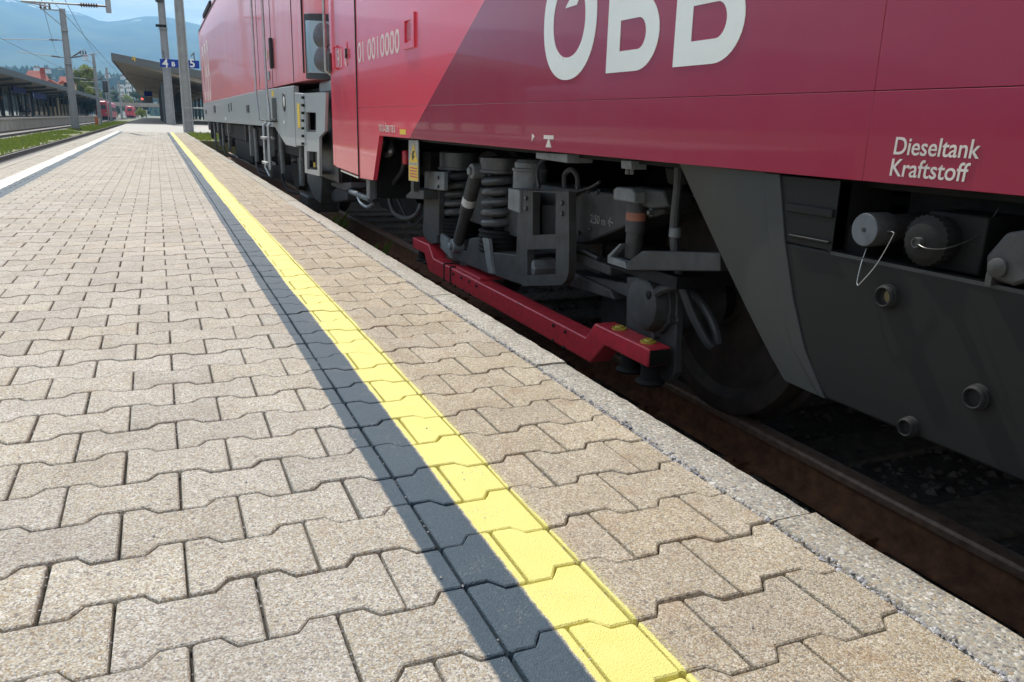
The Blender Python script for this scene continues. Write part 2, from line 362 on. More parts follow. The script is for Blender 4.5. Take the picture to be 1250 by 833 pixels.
def leaf(name, c, c2, trans=.35):
    m, t, b = newmat(name); p = pos(t); n = noise_node(t, p, .9, 4); oi = N(t, 'ShaderNodeAttribute', attribute_name='tone')
    f = math_(t, 'ADD', math_(t, 'MULTIPLY', n.outputs['Fac'], .6), math_(t, 'MULTIPLY', oi.outputs['Fac'], .4))
    t.links.new(mixc(t, ramp(t, f, .3, .75).outputs[0], c2, c), b.inputs['Base Color']); b.inputs['Roughness'].default_value = .6
    tr = N(t, 'ShaderNodeBsdfTranslucent'); t.links.new(mixc(t, .5, c, c2), tr.inputs[0]); ms = N(t, 'ShaderNodeMixShader'); ms.inputs[0].default_value = trans
    t.links.new(b.outputs[0], ms.inputs[1]); t.links.new(tr.outputs[0], ms.inputs[2]); t.links.new(ms.outputs[0], t.nodes['Material Output'].inputs[0])
leaf('leaf_yellow', (.30, .33, .05), (.16, .20, .03)); leaf('leaf_green', (.075, .12, .028), (.03, .055, .015)); leaf('leaf_dark', (.035, .065, .022), (.018, .034, .012))
leaf('grass', (.22, .28, .035), (.10, .15, .025), .3)
simple('grass_soil', (.14, .17, .05), .95, c2=(.22, .20, .14), scale=.7)
simple('ground', (.20, .19, .16), .95, c2=(.11, .13, .06), scale=.05)
def mountain_mat():
    m, t, b = newmat('mountain'); p = pos(t); L = t.links.new
    s = N(t, 'ShaderNodeSeparateXYZ'); L(p, s.inputs[0])
    n = noise_node(t, p, .004, 8, .62); n2 = noise_node(t, p, .0016, 5)
    c = mixc(t, ramp(t, n.outputs['Fac'], .42, .60).outputs[0], (.014, .028, .014), (.070, .095, .040))
    rock = math_(t, 'MULTIPLY', ramp(t, n2.outputs['Fac'], .50, .62).outputs[0], math_(t, 'MULTIPLY', math_(t, 'SUBTRACT', s.outputs[2], 420), 1/250, True))
    c = mixc(t, rock, c, (.20, .19, .18))
    n3 = noise_node(t, p, .006, 6, .65)
    snow = math_(t, 'MULTIPLY', ramp(t, n3.outputs['Fac'], .61, .64).outputs[0], math_(t, 'MULTIPLY', math_(t, 'SUBTRACT', s.outputs[2], 400), 1/60, True))
    c = mixc(t, snow, c, (.85, .87, .9)); L(c, b.inputs['Base Color']); b.inputs['Roughness'].default_value = .95; b.inputs['Specular IOR Level'].default_value = .1
mountain_mat()

# ================================================================== THE SETTING
LZ = -.60                                     # rail top of the left-hand tracks
RZ = -.39                                     # rail top beside the train
mb = MB()                                     # ground sheet to the horizon, rising nowhere
gx = [-6000, -2000, -400, -80, -20, 0, 20, 80, 400, 2000, 6000]; gy = [-200, -30, 0, 30, 120, 400, 1500, 5000, 6500]
mb.add([(x, y, -.80) for y in gy for x in gx], [(j*len(gx)+i, j*len(gx)+i+1, (j+1)*len(gx)+i+1, (j+1)*len(gx)+i) for j in range(len(gy)-1) for i in range(len(gx)-1)])
mb.build('ground', 'ground', kind='structure')

def ridge(name, mat, y0, y1, x0, x1, nx, ny, hfun):
    b = MB(); v = []
    for j in range(ny):
        for i in range(nx):
            x = x0+(x1-x0)*i/(nx-1); y = y0+(y1-y0)*j/(ny-1); v.append((x, y, hfun(x, y, j/(ny-1))))
    b.add(v, [(j*nx+i, j*nx+i+1, (j+1)*nx+i+1, (j+1)*nx+i) for j in range(ny-1) for i in range(nx-1)])
    return b.build(name, mat, kind='structure', smooth=60)
RIDGE = [onY(u, v, 4700) for u, v in ((-400, -40), (-60, -25), (20, -3), (62, 10), (84, 11), (100, 14), (125, 24), (150, 22), (175, 17), (205, 18), (246, 27), (330, 40), (600, 60))]
def ridge_z(x):
    if x <= RIDGE[0].x: return RIDGE[0].z
    for a, b in zip(RIDGE, RIDGE[1:]):
        if x <= b.x: return a.z+(b.z-a.z)*(x-a.x)/(b.x-a.x)
    return RIDGE[-1].z
def mh(x, y, t):
    n = mnoise.fractal(Vector((x*.0007, y*.0007, 3.1)), 1.0, 2.1, 6)
    prof = min(1, t*1.25)**.85
    return -5+prof*(ridge_z(x)+n*(190*(1-prof)+26))-(t > .9)*300
ridge('mountain', 'mountain', 2600, 5200, -5200, 4200, 220, 60, mh)
def hh(x, y, t):
    n = mnoise.fractal(Vector((x*.004, y*.004, 9.1)), 1.0, 2.1, 5)
    return -3+math.sin(min(1, t*1.1)*math.pi/2)*(46+n*20-.012*x)-(t > .92)*60
ridge('hill', 'leaf_dark', 900, 1500, -1500, 1100, 90, 22, hh)

# platform body: sand bed under the paving, edge walls
PXL, PXR, PEND, PBACK = -1.815, .985, 36.9, -3.0
mb = MB().box(PXL-.12, PXR+.115, PBACK, PEND, -.80, -.017)
platform = mb.build('platform', 'joint_sand', kind='structure')
mb = MB().box(PXL-.12, PXL-.01, PBACK, PEND, -.018, -.002)
mb.build('edge_strip', 'kerb_concrete', platform)
plaza = MB().prism([(PXL-.12, PEND), (2.2, PEND), (7.5, PEND+.2), (7.5, 190), (-2.4, 190), (-2.1, 90)], 'z', -.80, -.004).build('pavement', 'plaza', kind='structure')

# ------------------------------------------------------------------ paving stones (double-T interlocking blocks)
GAP, AMP = .0036, .0135
def wave(u):                                  # half row height at distance u from the stone's middle
    a = abs(u)
    if a < .040: k = -1
    elif a > .060: k = 1
    else: k = -math.cos((a-.040)/.020*math.pi)
    return ROW/2+AMP*k-GAP/2
def outline(u0, u1, fine, rnd=None):
    """stone cut from its own u0..u1 (u measured from the middle of the full stone)"""
    us = {u0, u1}
    for c in (-.06, -.04, .04, .06):
        if u0+.004 < c < u1-.004: us.add(c)
    if fine:
        for c in (-.05, .05, 0, -.085, .085):
            if u0+.003 < c < u1-.003: us.add(c)
    us = sorted(us)
    P = [(u, -wave(u)) for u in us]+[(u, wave(u)) for u in reversed(us)]
    if fine:                                  # clip the four corners a little
        out = []
        n = len(P)
        for i, (x, y) in enumerate(P):
            if x in (u0, u1):
                q0, q1 = P[i-1], P[(i+1) % n]
                for q in (q0, q1):
                    d = math.hypot(q[0]-x, q[1]-y); k = .0048/d; out.append((x+(q[0]-x)*k, y+(q[1]-y)*k))
            else: out.append((x, y))
        P = out
    if rnd: P = [(x+rnd.uniform(-.0009, .0009)*(1 if rnd.random() > .06 else 2.5), y+rnd.uniform(-.0012, .0012)) for x, y in P]
    return P
def inset(P, d):
    n = len(P); out = []
    for i in range(n):
        a, b, c = Vector(P[i-1]), Vector(P[i]), Vector(P[(i+1) % n])
        e0 = (b-a).normalized(); e1 = (c-b).normalized(); nn = Vector((-e0.y-e1.y, e0.x+e1.x))
        nn = nn.normalized() if nn.length > 1e-6 else Vector((-e0.y, e0.x))
        k = d/max(.6, nn.dot(Vector((-e0.y, e0.x)))); out.append(tuple(b+nn*k))
    return out
def stone_rings(P, lod):
    if lod == 2: return [(P, -.011), (inset(P, .0008), 0)]
    if lod == 1: return [(P, -.018), (P, -.003), (inset(P, .004), 0)]
    return [(P, -.030), (P, -.0060), (inset(P, .0012), -.0020), (inset(P, .0038), 0)]
def stone(b, P, lod, ox=0, oy=0, tilt=None):
    rings = stone_rings(P, lod); n = len(P); v = []; f = []
    for q, z in rings:
        for x, y in q: v.append((ox+x, oy+y, z+(tilt[0]+tilt[1]*x+tilt[2]*y if tilt else 0)))
    for j in range(len(rings)-1):
        for i in range(n): f.append((j*n+i, j*n+(i+1) % n, (j+1)*n+(i+1) % n, (j+1)*n+i))
    f.append(tuple((len(rings)-1)*n+i for i in range(n)))
    b.add(v, f); return len(f)
CUTS = (XJ0, XJ0+LP)
stones = []                                   # (cx, cy, u0, u1)
g = GAP/2
j0 = int((PBACK+.2-Y0)/ROW); j1 = int((PEND-.09-Y0)/ROW)
for j in range(j0, j1+1):
    cy = Y0+j*ROW; typeA = (j % 2 == 0)
    for k in range(-11, 4):
        cx = XJ0+LP*k+(LP/2 if typeA else 0)
        lo, hi = cx-LP/2, cx+LP/2
        cuts = [c for c in (PXL, CUTS[0], CUTS[1], PXR) if lo+.01 < c < hi-.01]
        ends = [lo]+cuts+[hi]
        for a, b_ in zip(ends, ends[1:]):
            if a < PXL-.001 or b_ > PXR+.001: continue
            stones.append((cx, cy, a-cx+g, b_-cx-g))
def pixel(p):
    q = Vector(p)-CAM; w = q.dot(fwd)
    return (PW/2+FPX*q.dot(r2)/w, PH/2-FPX*q.dot(u2)/w, w) if w > .05 else (None, None, w)
def visible_area(s):
    cx, cy, u0, u1 = s; u, v, w = pixel((cx+(u0+u1)/2, cy, 0))
    if u is None or not (-60 < u < PW+60 and -60 < v < PH+80): return 0
    return (u1-u0)/w**2*(CH/w)
order = sorted(range(len(stones)), key=lambda i: -visible_area(stones[i]))
near = set(i for i in order[:298] if visible_area(stones[i]) > 0)
cache = {}; field = MB(); tones = []; vtones = []
rs = random.Random(3)
for i, (cx, cy, u0, u1) in enumerate(stones):
    if i in near:
        key = (round(u0, 3), round(u1, 3), rs.randrange(5))
        if key not in cache:
            b = MB(); stone(b, outline(u0, u1, True, rs), 0); cache[key] = b.mesh('paver', 25); cache[key].materials.append(M['paver'])
        o = bpy.data.objects.new('paver', cache[key]); col.objects.link(o); o.parent = platform
        o.location = (cx+rs.uniform(-.0008, .0008), cy+rs.uniform(-.0008, .0008), rs.uniform(-.0016, .0012))
        o.rotation_euler = (rs.uniform(-.006, .006), rs.uniform(-.005, .005), rs.uniform(-.004, .004))
    else:
        if cy < .15: lod = 2
        else: lod = 0 if cy < 3.2 else 1 if cy < 13 else 2
        n0 = len(field.v); stone(field, outline(u0, u1, lod == 0, rs if lod < 2 else None), lod, cx, cy, (rs.uniform(-.0016, .0012), rs.uniform(-.006, .006), rs.uniform(-.008, .008)))
        vtones += [rs.random()]*(len(field.v)-n0)
me = field.mesh('paver_field', 25)
at = me.attributes.new('tone', 'FLOAT', 'POINT'); at.data.foreach_set('value', vtones)
link('paver_field', me, 'paver', platform, kind='stuff')

# kerb stones along the track side: rough exposed aggregate, uneven arris
ky = [PBACK]+[onZ(*p, 0).y for p in ((935, 637), (548, 360))]
ky = sorted([ky[1]-1.0, ky[1]-2.0, ky[1]-3.0, ky[1]]+[ky[1]+(ky[2]-ky[1])*k/2 for k in range(1, 60) if ky[1]+(ky[2]-ky[1])*k/2 < PEND])
rk = random.Random(5)
for a, b_ in zip(ky, ky[1:]):
    if b_ < -1.2: continue
    n = max(4, int((b_-a)/.035)) if a < 6 else 4; x0, x1 = PXR+.006, PXR+.115
    ys = [a+.004+(b_-a-.008)*i/n for i in range(n+1)]; v = []; dz = rk.uniform(-.003, .002); dx_ = rk.uniform(-.003, .003)
    for y in ys:
        w = lambda s, am: am*mnoise.noise(Vector((y*22, s*7.7, a)))
        v += [(x0+dx_, y, -.25), (x0+dx_+w(1, .004), y, -.010), (x0+.008+dx_+w(2, .005), y, dz-.001), ((x0+x1)/2+dx_, y, dz+w(3, .0015)),
              (x1-.010+dx_+w(4, .006), y, dz-.001), (x1+dx_+w(5, .005), y, -.012+w(6, .003)), (x1+dx_-.004, y, -.25)]
    f = [(i*7+k, (i+1)*7+k, (i+1)*7+k+1, i*7+k+1) for i in range(n) for k in range(6)]+[tuple(range(7)), tuple(n*7+k for k in range(6, -1, -1))]
    MB().add(v, f).build('kerb_stone', 'kerb_concrete', platform, smooth=50)

# loose chippings in the kerb joint and here and there on the paving
def pebble(b, c, s, rr):
    v = []
    for p in ((1, 0, 0), (-1, 0, 0), (0, 1, 0), (0, -1, 0), (0, 0, 1), (0, 0, -1)):
        k = rr.uniform(.65, 1.25); v.append((c[0]+p[0]*s*k, c[1]+p[1]*s*k, c[2]+p[2]*s*k*.7))
    b.add(v, [(0, 2, 4), (2, 1, 4), (1, 3, 4), (3, 0, 4), (2, 0, 5), (1, 2, 5), (3, 1, 5), (0, 3, 5)])
rp = random.Random(11); chips = MB()
for k in range(4200):
    y = rp.uniform(.1, 6.5) if k < 3000 else rp.uniform(.1, 3); cl = mnoise.noise(Vector((y*2.3, 4, 1)))
    if rp.random() > .62+cl*.7: continue
    s = rp.uniform(.0018, .0056)*(1 if rp.random() < .93 else 1.6)
    pebble(chips, (PXR+.002+rp.gauss(0, .0065+.004*max(0, cl)), y, -.008+s*rp.uniform(.1, 1.1)+(.004 if rp.random() < .2 else 0)), s, rp)
for (cx, cy, u0, u1) in stones:               # in the cross joints
    if not .2 < cy < 3.4: continue
    for k in range(rp.randrange(0, 5)):
        s = rp.uniform(.0014, .0032); pebble(chips, (cx+u1+g+rp.uniform(-.001, .001), cy+rp.uniform(-.06, .06), -.006+s*.6), s, rp)
    if rp.random() < .22: s = rp.uniform(.0014, .0034); pebble(chips, (cx+rp.uniform(-.08, .08), cy+rp.uniform(-.05, .05), s*.45), s, rp)
chips.build('joint_gravel', 'chip_stone', platform, kind='stuff', smooth=0)

# ------------------------------------------------------------------ track beside the train
TC = 2.78                                     # centre line of the train's track
BZ = RZ-.205
mb = MB(); xs = [PXR+.1, 1.35, 1.7, 2.0, 2.3, 2.78, 3.3, 3.6, 4.3, 5.5, 8]; hs = [-.06, -.02, .0, .01, .02, .015, .02, .0, .0, -.05, -.1]
ys = [-3+.6*i for i in range(52)]
mb.add([(x, y, BZ+h+.012*mnoise.noise(Vector((x*3, y*3, 0)))) for y in ys for x, h in zip(xs, hs)],
       [(j*len(xs)+i, j*len(xs)+i+1, (j+1)*len(xs)+i+1, (j+1)*len(xs)+i) for j in range(len(ys)-1) for i in range(len(xs)-1)])
mb.build('ballast_bed', 'ballast', kind='structure')
rb = random.Random(21); mb = MB()
for k in range(9000):
    y = .2+9.5*rb.random()**1.6; x = rb.uniform(PXR+.16, 3.8); s = rb.uniform(.012, .030)
    pebble(mb, (x, y, BZ+rb.uniform(-.004, .030)), s, rb)
mb.build('ballast_stones', 'ballast_stone', kind='stuff', smooth=0)['label'] = 'dark crushed stone ballast under the train'
def rail_profile(): return [(-.0625, -.159), (.0625, -.159), (.0625, -.149), (.012, -.132), (.008, -.045), (.033, -.034), (.035, -.012), (.028, -.003), (.012, 0), (-.012, 0), (-.028, -.003), (-.035, -.012), (-.033, -.034), (-.008, -.045), (-.012, -.132), (-.0625, -.149)]
def track(cx, zr, y0, y1, mat, label, sleepers, near_clip=0):
    t = empty('railway_track', (cx, y0, zr), label, 'track')
    for s in (-1, 1):
        r = MB().prism([(cx+s*.7525+x, zr+z) for x, z in rail_profile()], 'y', y0, y1).build('rail', mat, t)
        if near_clip:
            MB().prism([(cx+s*.7525+x*1.03, zr+z+.0012) for x, z in ((.033, -.034), (.035, -.012), (.028, -.003), (.012, 0), (-.012, 0), (-.028, -.003), (-.035, -.012), (-.033, -.034))], 'y', y0, y1).build('running_surface', 'rail_head', r)
    y = y0+.3; b0 = None
    while y < y1 and sleepers:
        if y < sleepers:
            o = MB().box(cx-1.3, cx+1.3, y-.125, y+.125, zr-.34, zr-.166).build('sleeper', 'sleeper_wood', t, bevel=.012)
            if y < near_clip:
                for s in (-1, 1):
                    rx = cx+s*.7525; c = MB()
                    c.box(rx-.17, rx+.17, y-.075, y+.075, zr-.1659, zr-.157)
                    for q in (-1, 1):
                        c.lathe((rx+q*.115, y, zr-.157), (0, 0, 1), [(0, .024), (.012, .024), (.014, .016), (.038, .016)], 6)
                        c.box(rx+q*.08-.035, rx+q*.08+.035, y-.03, y+.03, zr-.1565, zr-.135)
                    c.box(rx-.165, rx-.07, y-.02, y+.02, zr-.16, zr-.1575)
                    c.build('rail_fastening', 'rail_rust', o, bevel=.003)
        y += .62
    return t
track(TC, RZ, -3, 27.4, 'rail_rust', 'rusty rails on dark timber sleepers under the red train', 12, 9)
simple('rail_shaded', (.085, .07, .062), .6, c2=(.05, .04, .036), scale=9, metal=.3)  # rail colour darkened: shade of the side turned from the sun is painted in
track(-3.52, LZ, -3, 260, 'rail_shaded', 'railway track beside the grass strip left of the platform', 0)
track(-8.6, LZ, -3, 320, 'rail_shaded', 'railway track beside the far platform wall on the left', 0)
# grass tufts growing beside the rail
def blades(b, c, r, h, n, rr, w=.006, tn=None):
    for _ in range(n):
        a = rr.uniform(0, 6.28); d = r*rr.random()**.5; x, y = c[0]+math.cos(a)*d, c[1]+math.sin(a)*d; hh_ = h*rr.uniform(.4, 1)
        t2 = rr.uniform(0, 6.28); lx, ly = math.cos(t2)*hh_*.5, math.sin(t2)*hh_*.5; p = rr.uniform(0, 6.28); wx, wy = math.cos(p)*w, math.sin(p)*w
        b.add([(x-wx, y-wy, c[2]), (x+wx, y+wy, c[2]), (x+lx*.4+wx*.6, y+ly*.4+wy*.6, c[2]+hh_*.65), (x+lx, y+ly, c[2]+hh_)], [(0, 1, 2), (0, 2, 3)])
        if tn is not None: tn += [rr.random()]*4
rg = random.Random(4)
for i, (u, v, h) in enumerate(((402, 262, .16), (448, 297, .09))):
    p = onX(u, v, 1.62); b = MB(); blades(b, (1.62, p.y, BZ), .12, p.z-BZ+h*.4, 45, rg, .005)
    b.build('grass_tuft', 'grass', smooth=0, label=('bushy green grass tuft growing beside the rail below the kerb', 'small yellowish weed growing beside the rail nearer the red bar')[i], cat='plant')
# grass patch behind the locomotive and between the left tracks
MB().prism([(PXR+.116, 27.5), (8, 27.5), (8, 36.7), (PXR+.116, 36.7)], 'z', -.75, -.06).build('grass_bank', 'grass_soil', kind='structure')
b = MB(); tn = []
for _ in range(900): blades(b, (rg.uniform(1.15, 7), rg.uniform(27.6, 36.6), -.06), .18, .16, 7, rg, .012, tn)
me = b.mesh('grass', 0); me.attributes.new('tone', 'FLOAT', 'POINT').data.foreach_set('value', tn)
link('grass', me, 'grass', label='bright green grass behind the locomotive', kind='stuff')
MB().prism([(-7.4, 5), (-4.75, 5), (-4.75, 200), (-7.4, 200)], 'z', -.80, -.70).build('verge', 'grass_soil', kind='structure')
MB().prism([(-4.74, -3), (-1.94, -3), (-1.94, 36.8), (-2.45, 190), (-4.74, 190)], 'z', -.80, -.765).build('gravel_bed', 'gravel', kind='structure')
MB().prism([(-10.3, -3), (-7.41, -3), (-7.41, 260), (-10.3, 260)], 'z', -.80, -.745).build('gravel_bed', 'gravel', kind='structure')
b = MB(); tn = []
for _ in range(4200):
    y = 14+150*rg.random()**1.5; x = rg.uniform(-6.9, -4.9)
    if mnoise.noise(Vector((x*.5, y*.13, 2))) < -.22: continue
    blades(b, (x, y, -.71), .35, .15, 6, rg, .02+y*.0004, tn)
me = b.mesh('grass', 0); me.attributes.new('tone', 'FLOAT', 'POINT').data.foreach_set('value', tn)
link('grass', me, 'grass', label='patchy grass verge between the left tracks', kind='stuff')

simple('cap_blue', (.085, .10, .115), .5, c2=(.06, .07, .08), scale=30); simple('sight_amber', (.10, .075, .02), .4); simple('port_dark', (.020, .020, .021), .75, c2=(.012, .012, .012), scale=40, spec=.2); simple('letter_faded', (.26, .26, .25), .7, c2=(.18, .18, .17), scale=40)
# ================================================================== THE RED RAIL CAR
SX = 1.35                                      # plane of the car side that faces the platform
car = empty('rail_car', (TC, 3.5, RZ), 'dark red and bright red rail car with white lettering nearest the camera', 'rail car')
SEAM, DOORN, DOORF, CEND = 1.276, 5.99, 6.84, 6.97
def side_panel(name, poly, mat, t=.03, parent=car, bevel=.004): return MB().prism(poly, 'x', SX, SX+t).build(name, mat, parent, .0012 if bevel == .004 else bevel)
CB, CT = .603, 2.55                            # lower edge and top of the flat side
side_panel('body_panel', [(-6, CB), (SEAM-.0002, CB), (SEAM-.0002, .783), (-6, .783)], 'car_red')
side_panel('body_panel', [(-6, .7842), (SEAM-.0002, .7842), (SEAM-.0002, CT), (-6, CT)], 'car_red')
side_panel('body_panel', [(SEAM+.0002, CB), (5.369, CB), (5.565, .297), (DOORN-.008, .285), (DOORN-.008, .783), (SEAM+.0002, .783)], 'car_red')
side_panel('body_panel', [(SEAM+.0002, .7842), (DOORN-.008, .7842), (DOORN-.008, CT), (SEAM+.0002, CT)], 'car_red')
MB().box(SX+.012, SX+.05, -6, CEND-.02, CB+.02, CT).build('panel_backing', 'black', car)
door = MB().prism([(DOORN+.012, .30), (DOORF, .315), (DOORF, CT-.4), (DOORN+.012, CT-.4)], 'x', SX-.004, SX+.03).build('door', 'car_door_red', car, bevel=.006)
MB().prism([(DOORN-.006, .283), (DOORN+.010, .285), (DOORN+.010, CT), (DOORN-.006, CT)], 'x', SX-.007, SX+.02).build('door_seal', 'rubber', car, bevel=.003)
side_panel('end_post', [(DOORF+.006, .31), (CEND, .31), (CEND, CT), (DOORF+.006, CT)], 'car_door_red', .10, bevel=.02)
MB().prism([(DOORN+.012, CT-.394), (DOORF, CT-.394), (DOORF, CT), (DOORN+.012, CT)], 'x', SX, SX+.03).build('door_header', 'car_door_red', car)
# door furniture: grab handle, recessed latch, vertical grab rail at the car end
hz = lambda x, y: (370+x/7.573, y/7.573)
p0 = pX(hz, 320, 430, SX); p1 = pX(hz, 330, 640, SX)
MB().tube([(SX-.002, p0.y, p0.z), (SX-.035, p0.y, p0.z-.01), (SX-.035, p1.y, p1.z+.01), (SX-.002, p1.y, p1.z)], .011).build('handle', 'car_door_red', door)
p0 = pX(hz, 412, 390, SX); p1 = pX(hz, 412, 605, SX)
MB().box(SX-.010, SX-.003, p1.y-.02, p0.y+.035, p1.z, p0.z).build('latch_plate', 'car_door_red', door, bevel=.003)
MB().box(SX-.024, SX-.010, p1.y-.035, p0.y+.0, p1.z+.045, p0.z-.045).build('latch', 'black', door, bevel=.004)
p0 = pX(hz, 262, 490, SX); p1 = pX(hz, 262, 690, SX)
MB().tube([(SX, CEND-.03, 2.1), (SX-.04, CEND-.03, 2.09), (SX-.04, CEND-.03, p1.z+.03), (SX, CEND-.03, p1.z)], .013).build('grab_rail', 'galvanised', car)
MB().box(SX-.022, SX-.001, CEND-.075, CEND-.02, p1.z+.02, p0.z).build('door_button', 'bolt_steel', car, bevel=.004)
# square recessed light cover with frame on the bright red field
fr = [(4.752, 1.278), (4.517, 1.278), (4.517, 1.095), (4.752, 1.095)]; inn = [(4.70, 1.245), (4.57, 1.245), (4.57, 1.128), (4.70, 1.128)]
fo = MB().prism(fr, 'x', SX-.012, SX+.002, [inn]).build('lamp_frame', 'car_door_red', car)
MB().box(SX-.0035, SX+.001, 4.585, 4.685, 1.143, 1.230).build('lamp_cover', 'bar_red', fo, bevel=.003)
# roof and the rest of the shell
prof = [(SX+.001, CT), (SX+.06, 2.95), (SX+.30, 3.22), (TC, 3.36), (2*TC-SX-.30, 3.22), (2*TC-SX-.06, 2.95), (2*TC-SX-.001, CT), (2*TC-SX-.001, CB), (2*TC-SX-.06, CB), (2*TC-SX-.06, CT), (SX+.05, CT-.001)]
MB().prism(prof, 'y', -6, CEND-.01).build('roof', 'car_door_red', car)
MB().box(SX+.11, 2*TC-SX-.1, CEND-.06, CEND-.015, .3, CT).build('end_wall', 'car_door_red', car)
MB().box(SX+.10, 2*TC-SX-.1, -6, CEND-.07, CB-.02, CB+.03).build('underframe', 'bogie_dark', car)
MB().box(2*TC-SX-.06, 2*TC-SX-.02, -6, CEND-.1, -.15, CB-.001).build('far_light_blocker', 'bogie_dark', car)  # unseen panel added to keep far-side light out from under the car
# lettering: O with its inner tick, B, B
def arc(c, rx, rz, a0, a1, n, e=1.0):
    out = []
    for i in range(n+1):
        a = R(a0+(a1-a0)*i/n); ca, sa = math.cos(a), math.sin(a)
        out.append((c[0]+rx*math.copysign(abs(ca)**e, ca), c[1]+rz*math.copysign(abs(sa)**e, sa)))
    return out
LX0, LX1 = SX-.0016, SX+.001
MB().prism(arc((2.661, 1.052), .2, .197, 0, 354, 59, .92), 'x', LX0, LX1, [arc((2.661, 1.052), .121, .122, 0, 352, 44, .92)]).build('letter', 'letter_white', car)
MB().prism([(2.691, 1.095), (2.607, 1.097), (2.560, 1.145), (2.612, 1.165)], 'x', LX0, LX1).build('letter_tick', 'letter_white', car)
for yb in (2.383, 2.005):
    f = lambda L: [(yb-x, z) for x, z in L]
    lowb = [(.180+.118*math.sin(R(a)), .972-.107*math.cos(R(a))) for a in range(0, 131, 10)]
    upb = [(.170+.105*math.sin(R(a)), 1.136-.099*math.cos(R(a))) for a in range(45, 181, 10)]
    outer = [(0, .865)]+lowb+upb+[(.10, 1.235), (0, 1.235)]
    h1 = [(.079, .927)]+[(.185+.042*math.sin(R(a)), .972-.045*math.cos(R(a))) for a in range(0, 181, 15)]+[(.079, 1.017)]
    h2 = [(.079, 1.083)]+[(.172+.036*math.sin(R(a)), 1.128-.045*math.cos(R(a))) for a in range(0, 181, 15)]+[(.079, 1.173)]
    MB().prism(f(outer), 'x', LX0, LX1, [f(h1), f(h2)]).build('letter', 'letter_white', car)
text('inscription', 'Dieseltank', .0480, (SX-.001, 1.208, .661), SIDE, 'letter_cream', car, .0004, .05, sx=.92)
text('inscription', 'Kraftstoff', .0480, (SX-.001, 1.210, .619), SIDE, 'letter_cream', car, .0004, .05, sx=.95)
text('number', '01 0010000', .19, (SX-.001, 5.945, 1.09), SIDE, 'letter_pale', car, .002, 0, sx=1.22)
text('number', '91 8', .19, (SX-.0055, 6.66, 1.09), SIDE, 'letter_pale', door, .002, 0, sx=1.22)
text('inscription', 'TB U-\u00d6BB TB S', .060, (SX-.001, 5.37, .630), SIDE, 'letter_cream', car, .0004, 0, sx=1.02)
MB().box(SX-.001, SX+.001, 4.73, 4.86, .622, .652).build('marker', 'sign_yellow', car)
MB().prism([(2.832, .662), (2.748, .662), (2.748, .648), (2.785, .648), (2.764, .618), (2.812, .618), (2.793, .648), (2.832, .648)], 'x', LX0, LX1).build('jacking_mark', 'letter_cream', car)
MB().prism([(2.94, .664), (2.94, .635), (2.918, .655)], 'x', LX0, LX1).build('jacking_mark', 'letter_cream', car)

# ---- bogie
BX = 1.56
AY, AZ, WR = 2.46, RZ+.46, .46                # near axle
bog = MB()
bog.prism(yz(ZB, [(-150, 190), (40, 215), (300, 245), (470, 262), (470, 330), (300, 388), (110, 465), (-20, 440), (-150, 400)], 1.66), 'x', 1.66, 1.84)
bog.box(1.84, 2*TC-1.84, 3.2, 4.2, .0, .32).box(2*TC-1.84, 2*TC-1.66, 2.2, 5.6, .1, .38)
bog.box(1.70, 1.84, 3.6, 5.7, .12, .34)
bogie = bog.build('bogie', 'bogie_grey', car, bevel=.008)
text('inscription', '2,50 m', .052, (1.6585, pX(ZB, 146, 370, 1.6585).y, pX(ZB, 146, 368, 1.6585).z), SIDE, 'letter_faded', bogie, 0, 0, sx=.9)
qa = pX(ZB, 222, 385, 1.6585); text('arrow', '\u2190', .058, (1.6585, qa.y, qa.z), SIDE, 'letter_faded', bogie, .001, 0, sx=.9)
def spring(fn, cx_, yc, ys_, half, capy, boty, X):
    c = pX(fn, cx_, yc, X); k = (fn(cx_+half, yc)[0]-fn(cx_, yc)[0])*(c-CAM).dot(fwd)/FPX-.016
    zt, zb = pX(fn, cx_, ys_[0], X).z, pX(fn, cx_, ys_[1], X).z; w = .023; turns = 5.4; n = int(turns*20); P = []
    for i in range(n+1):
        t = i/n; a = -t*turns*2*math.pi+2; P.append((X+k*math.cos(a), c.y+k*math.sin(a), zt+(zb-zt)*t))
    s = MB().tube(P, w, 10).build('coil_spring', 'spring_steel', bogie)
    zc = pX(fn, cx_, capy, X).z; zbot = pX(fn, cx_, boty, X).z
    MB().lathe((X, c.y, zt-.002), (0, 0, 1), [(0, k+w), (.006, k+w+.014), (.020, k+w+.014), (.021, k+w+.006), (zc-zt-.004, k+w+.006), (zc-zt, k+w)], 28).build('spring_cap', 'spring_steel', bogie)
    pr = []; m_ = 5
    for i in range(m_): z = (zb-zbot)*i/m_; pr += [(z, k+w+.002), (z+.6*(zb-zbot)/m_, k+w+.010), (z+.95*(zb-zbot)/m_, k+w+.002)]
    MB().lathe((X, c.y, zbot), (0, 0, 1), pr, 28).build('spring_seat', 'bogie_dark', bogie)
    MB().cyl((X, c.y, zbot), (X, c.y, zt), k*.55).build('spring_core', 'bogie_dark', bogie)
spring(ZA, 290, 350, (240, 480), 86, 147, 575, 1.70)
spring(ZA, 508, 390, (255, 540), 100, 172, 655, 1.70)
# secondary cylinder with ribbed cap right of the springs
p = pX(ZA, 655, 260, 1.68); k = .085
MB().lathe((1.68, p.y, pX(ZA, 655, 335, 1.68).z), (0, 0, 1), [(0, k), (.085, k), (.087, k+.006), (.098, k+.006), (.1, k-.006), (.125, k-.006), (.14, k-.02), (.146, .02)], 28).build('air_cylinder', 'bogie_light', bogie)
